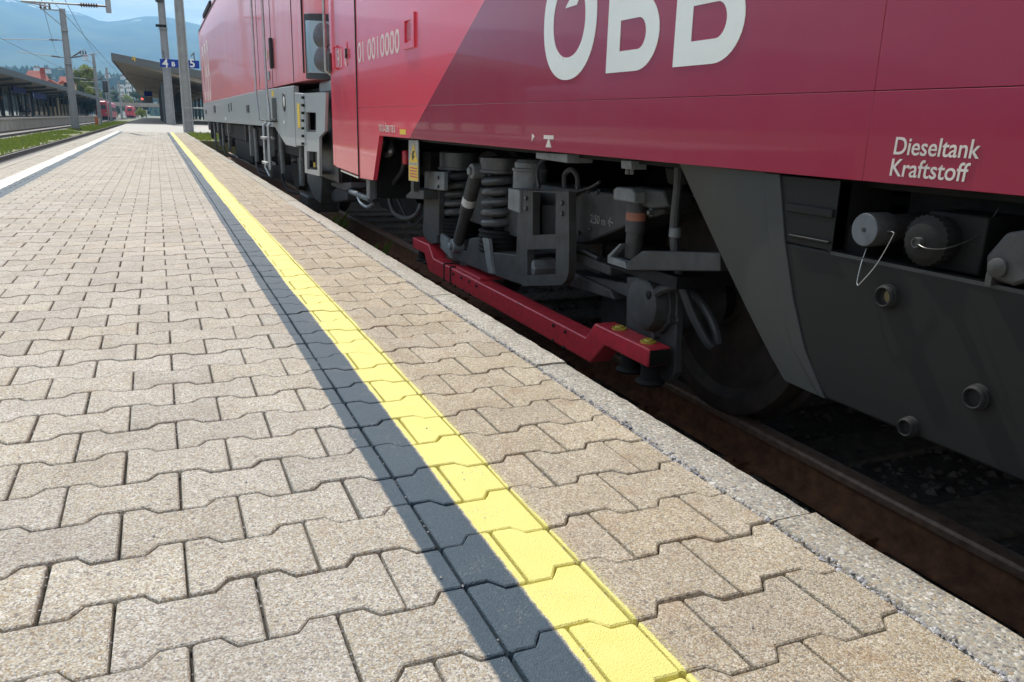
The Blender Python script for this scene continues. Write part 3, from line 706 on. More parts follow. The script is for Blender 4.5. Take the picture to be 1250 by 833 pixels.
# sloping damper with eyes
a = pX(ZA, 385, 246, 1.585); b2 = pX(ZA, 283, 626, 1.585); d = (b2-a)
dm = MB().lathe(a, d, [(.01, .030), (.03, .040), (d.length*.55, .040), (d.length*.56, .033), (d.length*.97, .033)], 20).build('damper', 'bogie_grey', bogie)
for q, X_ in ((a, 0), (b2, 0)):
    MB().lathe((1.53, q.y, q.z), (1, 0, 0), [(0, .016), (.004, .022), (.018, .022), (.019, .038), (.024, .042), (.085, .042), (.088, .03)], 20).build('damper_eye', 'bogie_light', bogie)
c = a+d*.36
MB().lathe(a, d, [(d.length*.33, .0408), (d.length*.42, .0408)], 20, cap=False).build('damper_label', 'label_white', bogie)
# left bracket with bolt block
MB().prism(yz(ZA, [(118, 248), (150, 246), (190, 330), (190, 575), (180, 575), (180, 612), (150, 618), (118, 590), (108, 560)], BX), 'x', BX, BX+.04).build('bracket', 'bogie_grey', bogie, bevel=.005)
def bolts(fn, pts, X, r=.011, mat='bolt_steel', par=None):
    for q in pts:
        p = pX(fn, *q, X); MB().lathe((X-.010, p.y, p.z), (1, 0, 0), [(0, r*.8), (.002, r), (.010, r), (.0105, r*1.5), (.014, r*1.5)], 8).build('bolt', mat, par or bogie)
MB().prism(yz(ZA, [(135, 247), (214, 250), (216, 345), (140, 340)], BX-.03), 'x', BX-.03, BX-.001).build('bolt_block', 'bogie_light', bogie, bevel=.005)
bolts(ZA, [(190, 280), (190, 325)], BX-.03)
# right bracket: rounded plate with two windows
out = yz(ZA, [(596, 345), (850, 350), (853, 600), (850, 760), (838, 800), (815, 826), (620, 830), (592, 812), (580, 780)], BX)
w1 = yz(ZA, [(668, 352), (785, 356), (783, 566), (668, 572)], BX); w2 = yz(ZA, [(640, 645), (785, 640), (783, 770), (640, 775)], BX)
MB().prism(out, 'x', BX, BX+.035, [w1, w2]).build('bracket', 'bogie_grey', bogie)
MB().prism(yz(ZA, [(668, 420), (785, 420), (783, 566), (668, 572)], BX+.05), 'x', BX+.05, BX+.06).build('bracket_web', 'bogie_dark', bogie)
MB().prism(yz(ZA, [(542, 332), (600, 342), (600, 462), (540, 440)], BX-.012), 'x', BX-.012, BX+.14).build('bolt_block', 'bogie_light', bogie, bevel=.005)
bolts(ZA, [(637, 383), (637, 436), (820, 408), (820, 462)], BX)
p = pX(ZA, 690, 735, BX+.06)
MB().lathe((BX+.02, p.y, p.z), (1, 0, 0), [(0, .03), (.01, .045), (.12, .05)], 6).build('pivot_nut', 'bogie_light', bogie)
# lower cradle under the springs
MB().prism(yz(ZA, [(190, 560), (215, 560), (262, 655), (330, 650), (345, 588), (410, 580), (435, 655), (592, 672), (592, 820), (440, 768), (245, 684), (192, 634)], BX+.03), 'x', BX+.03, BX+.25).build('cradle', 'bogie_grey', bogie, bevel=.006)
MB().prism(yz(ZA, [(410, 585), (440, 590), (462, 770), (440, 765)], BX+.012), 'x', BX+.012, BX+.035).build('cradle_rib', 'bogie_light', bogie, bevel=.003)
MB().prism(yz(ZA, [(195, 560), (235, 590), (250, 690), (200, 640)], BX+.012), 'x', BX+.012, BX+.035).build('cradle_rib', 'bogie_light', bogie, bevel=.003)
# lower links between bracket and axle box
for pts, X_, t in (([(850, 640), (1060, 730), (1060, 780), (850, 700)], 1.64, .08), ([(850, 750), (1060, 850), (1080, 900), (850, 830)], 1.66, .1)):
    MB().prism(yz(ZA, pts, X_), 'x', X_, X_+t).build('link_arm', 'bogie_grey', bogie, bevel=.006)
MB().prism(yz(ZB, [(110, 600), (310, 640), (310, 700), (110, 610)], 1.68), 'x', 1.68, 1.80).build('link_arm', 'bogie_grey', bogie, bevel=.006)
# vertical damper near the axle box
VX = 1.62
a = pX(ZB, 318, 265, VX); b2 = pX(ZB, 338, 525, VX)
MB().lathe((VX, b2.y, b2.z), (0, 0, 1), [(0, .034), (b2.z*0+(a.z-b2.z)*.45, .034), ((a.z-b2.z)*.46, .038), (a.z-b2.z, .038)], 22).build('damper', 'bogie_grey', bogie)
MB().lathe((VX, b2.y, b2.z+(a.z-b2.z)*.66), (0, 0, 1), [(0, .0388), (.03, .0388)], 22, cap=False).build('damper_label', 'label_orange', bogie)
MB().prism(yz(ZB, [(247, 222), (262, 210), (330, 218), (342, 240), (340, 284), (248, 268)], VX-.055), 'x', VX-.055, VX+.06).build('damper_hood', 'bogie_light', bogie, bevel=.006)
MB().prism(yz(ZB, [(345, 215), (470, 225), (490, 300), (415, 312), (345, 285)], VX-.01), 'x', VX-.01, VX+.10).build('hood_arm', 'bogie_grey', bogie, bevel=.008)
bolts(ZB, [(412, 325)], VX-.02, .010)
MB().prism(yz(ZB, [(222, 515), (275, 463), (285, 463), (237, 520), (300, 542), (306, 575), (222, 548)], VX-.075), 'x', VX-.075, VX-.045).build('damper_foot', 'bogie_light', bogie, bevel=.003)
MB().prism(yz(ZB, [(306, 546), (376, 494), (720, 502), (720, 585), (306, 580)], VX-.075), 'x', VX-.075, VX-.035).build('damper_bracket', 'bogie_grey', bogie, bevel=.004)
MB().box(VX-.06, VX+.2, 2.2, b2.y+.06, b2.z-.045, b2.z-.004).build('damper_shelf', 'bogie_dark', bogie)
# axle box: plate, bolted housing, domed cover
hp = yz(ZE, [(640, 270), (700, 262), (860, 290), (895, 480), (885, 700), (870, 833)], 1.66)
pl = [pX(ZE, 634, 300, 1.665), pX(ZE, 905, 300, 1.665), pX(ZD, 392, 120, 1.665), pX(ZD, 385, 350, 1.665), pX(ZD, 350, 405, 1.665), pX(ZD, 240, 405, 1.665), pX(ZD, 110, 120, 1.665)]
MB().prism([(q.y, q.z) for q in pl], 'x', 1.665, 1.70).build('axle_plate', 'bogie_grey', bogie, bevel=.006)
MB().lathe((1.585, AY, AZ+.0), (1, 0, 0), [(0, .055), (.002, .085), (.010, .098), (.040, .106), (.058, .108), (.060, .118), (.30, .125)], 32).build('axle_box_cover', 'bogie_grey', bogie)
for k in range(6):
    an = R(20+60*k); yy, zz = AY+.122*math.cos(an), AZ+.122*math.sin(an)
    MB().lathe((1.640, yy, zz), (1, 0, 0), [(0, .012), (.010, .014), (.02, .014), (.03, .02)], 8).build('bolt', 'bolt_yellow' if k in (0, 1, 5) else 'bolt_steel', bogie)
p = pX(ZE, 770, 395, 1.60); MB().lathe((1.58, p.y, p.z), (1, 0, 0), [(0, .010), (.004, .016), (.05, .018)], 10).build('sensor_plug', 'bogie_dark', bogie)
P = [pX(ZE, 800, 385, 1.60), pX(ZE, 840, 360, 1.60), pX(ZE, 890, 355, 1.62), pX(ZE, 960, 365, 1.68)]
MB().tube(spline(P), .018).build('sensor_cable', 'hose', bogie)
# hoses down to the brake
P = [pX(ZF, 24, 60, 1.60), pX(ZF, 20, 130, 1.60), pX(ZF, 8, 270, 1.60), pX(ZF, 22, 400, 1.61), pX(ZF, 62, 520, 1.64), pX(ZF, 108, 610, 1.68), pX(ZF, 128, 632, 1.70)]
MB().tube(spline(P), .0165, 10).build('brake_hose', 'hose', bogie)
P = [pX(ZF, 5, 430, 1.70), pX(ZF, 70, 465, 1.69), pX(ZF, 115, 525, 1.70), pX(ZF, 140, 580, 1.71), pX(ZF, 149, 622, 1.72)]
MB().tube(spline(P), .0165, 10).build('brake_hose', 'hose', bogie)
p = pX(ZF, 11, 268, 1.60); MB().lathe((p.x, p.y, p.z-.02), (0, 0, 1), [(0, .018), (.004, .021), (.03, .021), (.034, .018)], 12).build('hose_clip', 'bogie_light', bogie)
for pts, r_ in (([(700, 330, 1.60), (690, 250, 1.60), (720, 190, 1.62), (800, 180, 1.64), (905, 200, 1.66)], .009), ([(590, 560, 1.63), (640, 600, 1.63), (760, 590, 1.635), (900, 640, 1.63), (1000, 690, 1.63)], .008),
                ([(160, 420, 1.60), (120, 470, 1.60), (60, 520, 1.60), (20, 470, 1.62), (-20, 380, 1.64)], .010), ([(1010, 300, 1.645), (960, 330, 1.645), (900, 350, 1.648), (860, 380, 1.648)], .007)):
    MB().tube(spline([pX(ZA, *q) for q in pts]), r_, 8).build('cable', 'hose', bogie)
for q in ((900, 330), (950, 345), (1000, 355), (905, 560), (960, 540)): bolts(ZA, [q], 1.66, .009)
# wheels and axles
def wheelset(y):
    t = MB(); prof = [(0, .09), (.004, .10), (.02, .105), (.022, .14), (.035, .18), (.040, .36), (.020, .385), (.010, .395), (.006, WR-.022), (.012, WR-.004), (.02, WR), (.10, WR+.004), (.11, WR+.028), (.128, WR+.030), (.135, WR+.015), (.135, .3)]
    for sgn, x0 in ((1, 1.962), (-1, 2*TC-1.962)):
        w = MB().lathe((x0, y, AZ), (sgn, 0, 0), prof, 64).build('wheel', 'wheel_steel', car)
    MB().cyl((1.7, y, AZ), (2*TC-1.7, y, AZ), .085).build('axle', 'bogie_dark', car)
wheelset(AY); wheelset(AY+2.5)
MB().lathe((1.62, AY+2.5, AZ), (1, 0, 0), [(0, .06), (.01, .1), (.3, .12)], 24).build('axle_box_cover', 'bogie_dark', bogie)
MB().box(1.76, 1.93, 2.75, 3.05, -.16, .22).build('brake_unit', 'bogie_dark', bogie, bevel=.02)
MB().box(1.9, 3.6, 2.95, 3.12, -.05, .12).build('brake_beam', 'bogie_dark', bogie)
# underside fittings below the body edge
MB().prism(yz(ZA, [(683, 150), (842, 158), (842, 205), (683, 182)], SX+.05), 'x', SX+.05, SX+.16).build('jacking_pad', 'bogie_light', car, bevel=.003)
MB().prism(yz(ZB, [(282, 92), (328, 95), (328, 135), (282, 130)], SX+.07), 'x', SX+.07, SX+.13).build('stop_block', 'bogie_light', car, bevel=.003)
for q in ((300, 148), (320, 148)):
    p = pX(ZB, *q, SX+.09); MB().lathe((SX+.10, p.y, p.z-.006), (0, 0, 1), [(0, .008), (.03, .008)], 6).build('bolt', 'bolt_steel', car)
P = [(1.66, pX(ZA, 830, 330, 1.66).y, pX(ZA, 830, 330, 1.66).z), (1.66, pX(ZA, 830, 270, 1.66).y, pX(ZA, 830, 265, 1.66).z), (1.66, pX(ZA, 865, 240, 1.66).y, pX(ZA, 865, 238, 1.66).z), (1.66, pX(ZA, 895, 275, 1.66).y, pX(ZA, 895, 275, 1.66).z), (1.66, pX(ZA, 895, 330, 1.66).y, pX(ZA, 895, 335, 1.66).z)]
MB().tube(spline(P), .012).build('lifting_eye', 'bogie_grey', bogie)
MB().prism(yz(ZB, [(470, 120), (545, 125), (560, 200), (485, 200)], 1.6), 'x', 1.6, 1.7).build('bump_stop', 'bogie_dark', car, bevel=.01)

# ---- red bar slung between the axle boxes
RX0, RX1 = 1.55, 1.645
ridge_ = [(5.286, -.066), (4.93, -.066), (4.83, -.140), (2.79, -.140), (2.722, -.064), (2.321, -.064)]
low_ = [(2.326, -.134), (2.636, -.134), (2.742, -.236), (4.93, -.238), (5.02, -.138), (5.286, -.138)]
gb = MB().prism(ridge_+low_, 'x', RX0, RX1).build('guard_bar', 'bar_red', car, bevel=.006)
MB().box(RX0+.006, RX1-.006, 2.318, 2.3215, -.128, -.070).build('end_plate', 'bogie_dark', gb)
bolts(ZC, [(222, 190), (256, 205), (290, 222), (320, 240), (228, 240), (260, 258), (290, 276), (648, 408), (697, 434), (645, 472), (690, 500)], RX0, .0075, 'black', gb)
for q in ((930, 420), (1068, 475)):
    p = onZ(*ZC(*q), -.062); MB().lathe((RX0+.05, p.y, -.066), (0, 0, 1), [(0, .030), (.008, .030), (.009, .018), (.015, .016)], 14).build('bolt', 'bolt_yellow', gb)
for yy in (4.60, 4.48):                       # black cable ties round the bar
    MB().prism([(RX0-.004, -.244), (RX1+.004, -.244), (RX1+.004, -.134), (RX0-.004, -.134)], 'y', yy, yy+.016, [[(RX0+.001, -.238), (RX1-.001, -.238), (RX1-.001, -.1405), (RX0+.001, -.1405)]]).build('cable_tie', 'rubber', gb)
MB().box(RX0+.02, RX1+.06, 4.05, 4.45, -.139, -.125).build('cover_strip', 'bar_red', gb, bevel=.003)
for (yy, x_) in ((2.375, RX0+.05), (2.53, RX0+.06), (5.19, RX0+.05), (5.07, RX0+.06)):
    MB().lathe((x_, yy, -.215), (0, 0, 1), [(-.012, .008), (0, .010), (.001, .050), (.010, .056), (.016, .050), (.020, .038), (.082, .036)], 22).build('rubber_mount', 'bogie_dark', gb)
for yy in (): MB().lathe((RX0+.07, yy, -.141), (0, 0, 1), [(0, .016), (.010, .016), (.011, .010), (.018, .009)], 8).build('bolt', 'bolt_yellow', gb)

# ---- fuel tank with filler recess
TX = 1.366
tank_edge = [(1.964, .600), (1.767, .395), (1.592, .208), (1.473, .122), (1.444, .107)]
def tz(y): return 0
front = MB(); ys_ = [-5.5, .2, .9, 1.30, 1.40]
# flank sheet, curving inward toward the bogie end
def xflank(y, z):
    e = 1.33+.30*max(0, (z-.107))/.49         # start of the curve, follows the raked end
    k = max(0, y-e); return TX+.34*k*k
sL = yz(ZF, [(297, 84), (303, 200), (325, 380), (346, 490), (388, 640), (472, 806)], TX); sR = yz(ZF, [(346, 87), (361, 290), (388, 480), (424, 640), (486, 812)], TX)
sL[0] = (sL[0][0], .600); sR[0] = (sR[0][0], .600); sL[-1] = (sL[-1][0], .107); sR[-1] = (sR[-1][0], .107)
def strip_y(z, E_=None):
    E_ = [(a[0]-.012, a[1]) for a in sL] if E_ is None else E_
    for a, b_ in zip(E_, E_[1:]):
        if a[1] >= z >= b_[1]: return a[0]+(b_[0]-a[0])*(a[1]-z)/(a[1]-b_[1])
    return E_[-1][0] if z < E_[-1][1] else E_[0][0]
fl = MB(); cols_ = 14; rows_ = 12; v = []
for j in range(rows_+1):
    z = .107+(.601-.107)*j/rows_
    yl = 1.444+(1.964-1.444)*((z-.107)/.494)**.93
    y0_ = strip_y(z)
    for _ in range(4): yl2 = yl+1.42*(xflank(yl if _ == 0 else yl2, z)-TX)
    yl = yl2
    for i in range(cols_+1): y = y0_+(yl-y0_)*i/cols_; v.append((xflank(y, z), y, z))
n0 = len(v); v += [(x+.03, y-.02, z) for x, y, z in v]
f = []
for base_, fl_ in ((0, 1), (n0, -1)):
    for j in range(rows_):
        for i in range(cols_):
            q = (base_+j*(cols_+1)+i, base_+j*(cols_+1)+i+1, base_+(j+1)*(cols_+1)+i+1, base_+(j+1)*(cols_+1)+i); f.append(q if fl_ == 1 else q[::-1])
W_ = cols_+1
for j in range(rows_): f += [(j*W_+cols_, n0+j*W_+cols_, n0+(j+1)*W_+cols_, (j+1)*W_+cols_), (j*W_, (j+1)*W_, n0+(j+1)*W_, n0+j*W_)]
for i in range(cols_): f += [(i, n0+i, n0+i+1, i+1), (rows_*W_+i, rows_*W_+i+1, n0+rows_*W_+i+1, n0+rows_*W_+i)]
RL, RB = 1.352, .441                          # left end and sill of the filler recess
main = [(-5.5, .107), (1.298, .107), (1.380, .285), (RL+.085, RB), (RL, RB), (RL-.001, RB), (.62, RB), (.62, .597), (-5.5, .597)]
tank = MB().prism([(-5.5, .107)]+[(strip_y(z)-.004, z) for z in (.107, .16, .22, .28, .34, .40, RB)]+[(.62, RB), (.62, .597), (-5.5, .597)], 'x', TX, TX+.04).build('fuel_tank', 'tank_dark', car, bevel=.006)
MB().add(v, f).build('tank_flank', 'tank_grey', tank, smooth=50)
MB().prism(sL+sR[::-1], 'x', TX-.004, TX+.004).build('tank_seam_strip', 'tank_grey', tank, bevel=.002)
MB().prism([(RL, RB+.001), (strip_y(RB)-.004, RB+.001), (strip_y(.52)-.004, .52), (strip_y(.598)-.004, .598), (RL, .598)], 'x', TX+.0015, TX+.04).build('tank_hatch', 'tank_dark', tank, bevel=.003)
for z0, z1 in ((.516, .534), (.458, .464)):
    MB().prism([(RL+.004, z0), (strip_y(z0)-.06, z0), (strip_y(z1)-.06, z1), (RL+.004, z1)], 'x', TX-.007, TX+.003).build('hatch_rail', 'tank_dark', tank, bevel=.002)
MB().box(TX+.16, 2*TC-TX-.1, -5.5, 1.30, .10, .58).build('tank_core', 'bogie_dark', tank)
MB().box(TX+.04, TX+.17, .62, RL, .38, RB-.004).build('recess_floor', 'tank_dark', tank)
MB().box(TX+.041, TX+.17, -5.5, .62, .11, .597).build('tank_side_core', 'bogie_dark', tank)
MB().box(TX+.045, TX+.165, 1.30, 1.40, .12, .5).build('tank_side_core', 'bogie_dark', tank)
MB().box(TX+.001, TX+.165, RL, RL+.012, RB, .598).build('recess_cheek', 'tank_dark', tank)
MB().box(TX-.001, TX+.006, .62, RL, RB-.006, RB+.0015).build('recess_sill', 'tank_grey', tank)
def cap(px_, py_, rpx, X, prof, mat, name, n=32):
    p = pX(ZG, px_, py_, X); r = abs(pX(ZG, px_, py_-rpx, X).z-p.z)
    o = MB().lathe((X, p.y, p.z), (1, 0, 0), [(t, q*r) for t, q in prof], n).build(name, mat, tank); return p, r, o
p, r, o = cap(478, 465, 66, TX-.012, [(0, .14), (.0005, .16), (.001, .92), (.006, 1.0), (.058, 1.0), (.060, .86), (.10, .86), (.20, .9)], 'bogie_grey', 'filler_cap')
MB().lathe((TX-.0128, p.y, p.z), (1, 0, 0), [(0, r*.2), (.0005, r*.93), (.002, r*.95)], 32).build('cap_face', 'cap_blue', tank)
MB().lathe((TX-.0145, p.y, p.z), (1, 0, 0), [(0, r*.13), (.003, r*.16)], 12).build('cap_screw', 'black', tank)
q0 = Vector((TX+.03, p.y-.036, p.z-.002))
P = [pX(ZG, *q) for q in ((560, 470, TX+.02), (586, 474, TX-.012), (584, 492, TX-.014), (525, 595, TX-.014), (462, 668, TX-.014), (453, 672, TX-.013), (452, 655, TX-.010), (466, 595, TX-.004), (487, 535, TX+.01))]
MB().tube(spline(P, 5), .0011, 6).build('cap_wire', 'galvanised', tank)
X = TX+.018; p = pX(ZG, 730, 505, X); r = abs(pX(ZG, 730, 405, X).z-p.z)
kn = MB(); v = []; f = []; n = 96
for t, q in ((0, .10), (.0, .62), (.004, .80), (.010, .90), (.012, .97), (.030, 1.0), (.032, .93), (.05, .9), (.14, .9)):
    for i in range(n):
        rr_ = r*q*(1+(.022*(1 if (i//2) % 2 else -1) if .95 < q else 0)); an = 2*math.pi*i/n; v.append((X+t-.028, p.y+rr_*math.cos(an), p.z+rr_*math.sin(an)))
for j in range(8):
    for i in range(n): f.append((j*n+i, j*n+(i+1) % n, (j+1)*n+(i+1) % n, (j+1)*n+i))
f.append(tuple(range(n))); kn.add(v, f).build('filler_cap', 'bogie_dark', tank)
MB().lathe((X-.040, p.y+.002, p.z-.004), (1, 0, 0), [(.004, .006), (.004, .007), (0, .008), (0, .010), (.004, .011), (.012, .011)], 16).build('cap_boss', 'bogie_grey', tank)
MB().tube(spline([(X-.042, p.y-.008, p.z-.006), (X-.043, p.y-.030, p.z-.010), (X-.020, p.y-.055, p.z-.006), (X+.03, p.y-.075, p.z+.02), (X+.06, p.y-.085, p.z+.07)], 5), .0011, 6).build('cap_chain', 'bolt_steel', tank)
MB().box(X+.03, X+.14, p.y-.090, p.y+.04, RB, p.z+.055).build('filler_housing', 'tank_dark', tank, bevel=.005)
# lever coupling at the right end of the recess
p = pX(ZG, 985, 590, TX); 
MB().prism([(p.y+.018, p.z-.03), (p.y+.024, p.z+.01), (p.y-.005, p.z+.055), (p.y-.075, p.z+.075), (p.y-.10, p.z+.05), (p.y-.10, p.z-.0), (p.y-.035, p.z-.035)], 'x', TX-.004, TX+.075).build('coupling_lever', 'bogie_grey', tank, bevel=.006)
MB().lathe((TX-.014, p.y-.005, p.z-.008), (1, 0, 0), [(0, .012), (.003, .018), (.10, .018)], 18).build('coupling_pin', 'bogie_grey', tank)
MB().box(TX-.010, TX+.05, p.y+.001, p.y+.013, RB-.002, p.z-.02).build('coupling_strap', 'bogie_grey', tank)
def port(u, v, r, X):
    p = onX(u, v, X); MB().lathe((X-.020, p.y, p.z), (1, 0, 0), [(.012, .01), (.012, r*.62), (.001, r*.68), (0, r*.76), (.004, r*.9), (.010, r*.92), (.011, r), (.017, r), (.022, r*1.04)], 28, cap=True).build('drain_port', 'port_dark', tank)
port(*ZG(572, 716), .0260, TX); port(1195, 485, .0250, TX); port(1112, 521, .0215, TX)
P = pX(ZG, 572, 716, TX-.01); MB().lathe((TX-.0088, P.y, P.z), (1, 0, 0), [(0, .014), (.001, .015)], 16).build('sight_glass', 'sight_amber', tank)

# ---- fittings behind the door step, below the bright red end
g0 = lambda x, y, X: pX(ZJ, x, y, X)
P = [g0(455, 320, 1.47), g0(452, 360, 1.47), g0(462, 400, 1.47), g0(478, 412, 1.47), g0(495, 395, 1.47), g0(500, 360, 1.49), g0(500, 320, 1.52)]
MB().tube(spline(P), .022, 10).build('tow_ring', 'galvanised', car)
q = [g0(523, 325, 1.6), g0(600, 330, 1.6), g0(600, 485, 1.6), g0(523, 480, 1.6)]
MB().prism([(p_.y, p_.z) for p_ in q], 'x', 1.6, 1.68).build('valve_box', 'bogie_dark', car, bevel=.006)
q = [g0(596, 330, 1.43), g0(650, 332, 1.43), g0(650, 565, 1.43), g0(596, 558, 1.43)]
sg = MB().prism([(p_.y, p_.z) for p_ in q], 'x', 1.43, 1.436).build('warning_plate', 'galvanised', car)
q = [g0(598, 470, 1.429), g0(649, 474, 1.429), g0(649, 562, 1.429), g0(598, 555, 1.429)]
MB().prism([(p_.y, p_.z) for p_ in q], 'x', 1.428, 1.4305).build('warning_panel', 'sign_yellow', sg)
q = [g0(599, 455, 1.429), g0(648, 459, 1.429), g0(624, 345, 1.429)]
MB().prism([(p_.y, p_.z) for p_ in q], 'x', 1.428, 1.4305).build('warning_triangle', 'sign_yellow', sg)
q = [g0(620, 390, 1.428), g0(630, 390, 1.428), g0(622, 418, 1.428), g0(632, 418, 1.428), g0(618, 446, 1.428), g0(614, 412, 1.428)]
MB().prism([(p_.y, p_.z) for p_ in q], 'x', 1.4268, 1.4285).build('warning_bolt', 'black', sg)
for yy in (484, 500, 516, 532): 
    a = g0(604, yy, 1.4275); b2 = g0(643, yy+2, 1.4275); MB().box(1.4268, 1.4285, b2.y, a.y, a.z-.004, a.z+.004).build('warning_line', 'bar_red', sg)
p = g0(634, 600, 1.46); MB().box(1.44, 1.48, p.y-.03, p.y+.03, p.z-.02, p.z+.35).build('sign_post', 'bogie_grey', car)
q = [g0(582, 640, 1.47), g0(625, 600, 1.47), g0(680, 615, 1.47), g0(680, 665, 1.47), g0(582, 658, 1.47)]
MB().prism([(p_.y, p_.z) for p_ in q], 'x', 1.47, 1.56).build('sensor_bracket', 'bogie_grey', car, bevel=.004)
P = [g0(572, 430, 1.55), g0(560, 500, 1.55), g0(510, 580, 1.55), g0(490, 660, 1.55), g0(515, 740, 1.55), g0(580, 772, 1.55), g0(640, 750, 1.55), g0(668, 690, 1.57)]
MB().tube(spline(P), .016, 8).build('brake_hose', 'hose', car)
p = g0(580, 440, 1.53); MB().lathe((1.53, p.y, p.z), (0, 0, 1), [(-.03, .02), (0, .026), (.05, .026), (.06, .02)], 12).build('hose_coupling', 'bar_red', car)
MB().prism([(g0(205, 497, SX).y, g0(205, 497, SX).z), (g0(303, 536, SX).y, g0(303, 536, SX).z), (g0(303, 546, SX).y, g0(303, 546, SX).z), (g0(205, 505, SX).y, g0(205, 505, SX).z)], 'x', SX+.01, SX+.12).build('step_edge', 'letter_white', car)
q = [g0(155, 568, 1.5), g0(265, 570, 1.5), g0(272, 600, 1.5), g0(240, 620, 1.5), g0(160, 590, 1.5)]
MB().prism([(p_.y, p_.z) for p_ in q], 'x', 1.50, 1.64).build('coupler_handle', 'bogie_grey', car, bevel=.01)
q = [g0(130, 650, 1.55), g0(185, 600, 1.55), g0(250, 612, 1.55), g0(250, 670, 1.55), g0(180, 680, 1.55)]
MB().prism([(p_.y, p_.z) for p_ in q], 'x', 1.55, 1.75).build('rail_guard', 'bogie_grey', car, bevel=.01)
P = [g0(270, 620, 1.52), g0(380, 665, 1.52)]; MB().tube(P, .024, 10).build('pipe', 'bogie_light', car)
P = [g0(310, 655, 1.50), g0(330, 690, 1.50), g0(365, 708, 1.50), g0(392, 690, 1.50)]; MB().tube(spline(P), .012, 8).build('grab_loop', 'galvanised', car)
p = g0(380, 640, 1.50); MB().box(1.48, 1.53, p.y-.06, p.y+.05, p.z-.03, p.z+.18).build('bracket', 'bogie_light', car, bevel=.006)
p = g0(410, 500, 1.42); MB().box(1.42, 2.2, p.y-.012, p.y+.012, p.z-.20, CB).build('baffle_plate', 'bogie_dark', car)
MB().box(1.7, 2*TC-1.7, 5.4, 6.8, -.02, .5).build('underfloor_light_blocker', 'bogie_dark', car, bevel=.02)  # invented dark box, added to block light coming through below the floor
for s in (-1, 1):
    bxx = TC+s*.875
    MB().lathe((bxx, CEND-.03, .67), (0, 1, 0), [(0, .11), (.02, .09), (.30, .09), (.31, .20), (.33, .21), (.345, .19)], 24).build('buffer', 'bogie_dark', car)

# ================================================================== LOCOMOTIVE
NX = 1.36
loco = empty('locomotive', (TC, 17, RZ), 'red and grey electric locomotive standing ahead of the dark red car', 'locomotive')
LEND, LB0, LT = 26.9, 1.060, 3.08
plan = [(NX, LEND), (NX, 8.95), (NX+.012, 8.45), (NX+.045, 8.15), (NX+.12, 7.93), (NX+.27, 7.75), (NX+.55, 7.62), (TC, 7.55)]
full = plan+[(2*TC-x, y) for x, y in reversed(plan[:-1])]
def nose_scale(pl, k): return [(TC+(x-TC)*(1-k*.05), y+(k*.35 if y < 9.5 else 0)) for x, y in pl]
b = MB(); levels = [(LB0, 0), (1.9, .15), (2.5, .7), (LT, 1.6), (3.42, 4.0), (3.5, 6.0)]; n = len(full); v = []; f = []
for z, k in levels:
    for x, y in full:
        dy_ = (k*.33 if y < 9 else 0)*(1 if z > 1.5 else .3); sh = 1-.045*max(0, z-LT)/.1*.6 if z > LT else 1
        v.append((TC+(x-TC)*max(.55, sh), y+dy_, z))
for j in range(len(levels)-1):
    for i in range(n): f.append((j*n+i, j*n+(i+1) % n, (j+1)*n+(i+1) % n, (j+1)*n+i))
f += [tuple(range(n)), tuple((len(levels)-1)*n+i for i in range(n-1, -1, -1))]
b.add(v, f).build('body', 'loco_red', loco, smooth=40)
MB().box(NX-.006, NX+.02, 9.5, LEND-.2, LT-.02, LT+.03).build('rain_gutter', 'rubber', loco)
MB().bar((NX+.04, 21.5, LT+.20), (NX+.04, 24.5, LT+.20), .05, .10).build('roof_bar', 'bogie_dark', loco)
# grey lower flank
fl = [(LEND, .548), (12.42, .584), (10.63, .586), (9.73, .40), (8.99, .40), (8.99, .985), (8.99, 1.028), (12.0, 1.0585), (LEND, 1.0585)]
flank = MB().prism(fl, 'x', NX-.012, NX+.05).build('lower_flank', 'loco_grey', loco, bevel=.006)
q = yz(ZH, [(838, 92), (912, 100), (930, 540), (852, 545)], NX)
MB().prism(q, 'x', NX-.010, NX+.05).build('flank_panel', 'loco_grey', loco, bevel=.006)
q = yz(ZH, [(910, 97), (1110, 90), (1100, 420), (1052, 470), (1055, 800), (930, 772)], NX+.01)
w1 = yz(ZH, [(937, 258), (1024, 262), (1024, 428), (940, 424)], NX+.01); w2 = yz(ZH, [(946, 588), (1034, 594), (1036, 752), (948, 742)], NX+.01)
st = MB().prism(q, 'x', NX-.004, NX+.02, [w1, w2]).build('step_panel', 'loco_grey', loco)
MB().box(NX+.10, NX+.12, 7.3, 8.45, .15, .95).build('step_back', 'black', st)
for w in (w1, w2): MB().box(NX+.012, NX+.10, min(a for a, _ in w), max(a for a, _ in w), min(c for _, c in w)-.01, min(c for _, c in w)+.02).build('step_tread', 'bogie_grey', st)
MB().box(NX+.15, 2*TC-NX-.15, 7.72, 8.4, .25, LB0-.004).build('buffer_beam', 'loco_grey', loco, bevel=.03)
q = yz(ZJ, [(20, 520), (105, 535), (100, 690), (60, 660), (25, 570)], 1.45)
MB().prism(q, 'x', 1.45, 1.60).build('snow_plough', 'bogie_grey', loco, bevel=.01)
p = pX(ZJ, 140, 455, 1.7); MB().box(1.55, 2*TC-1.55, p.y-.05, p.y+.05, p.z-.06, p.z+.06).build('yellow_beam', 'sign_yellow', loco)
for s in (-1, 1): MB().lathe((TC+s*.875, 7.75, .67), (0, -1, 0), [(0, .11), (.30, .10), (.31, .21), (.34, .235), (.375, .23), (.39, .18)], 28).build('buffer', 'bogie_grey', loco)
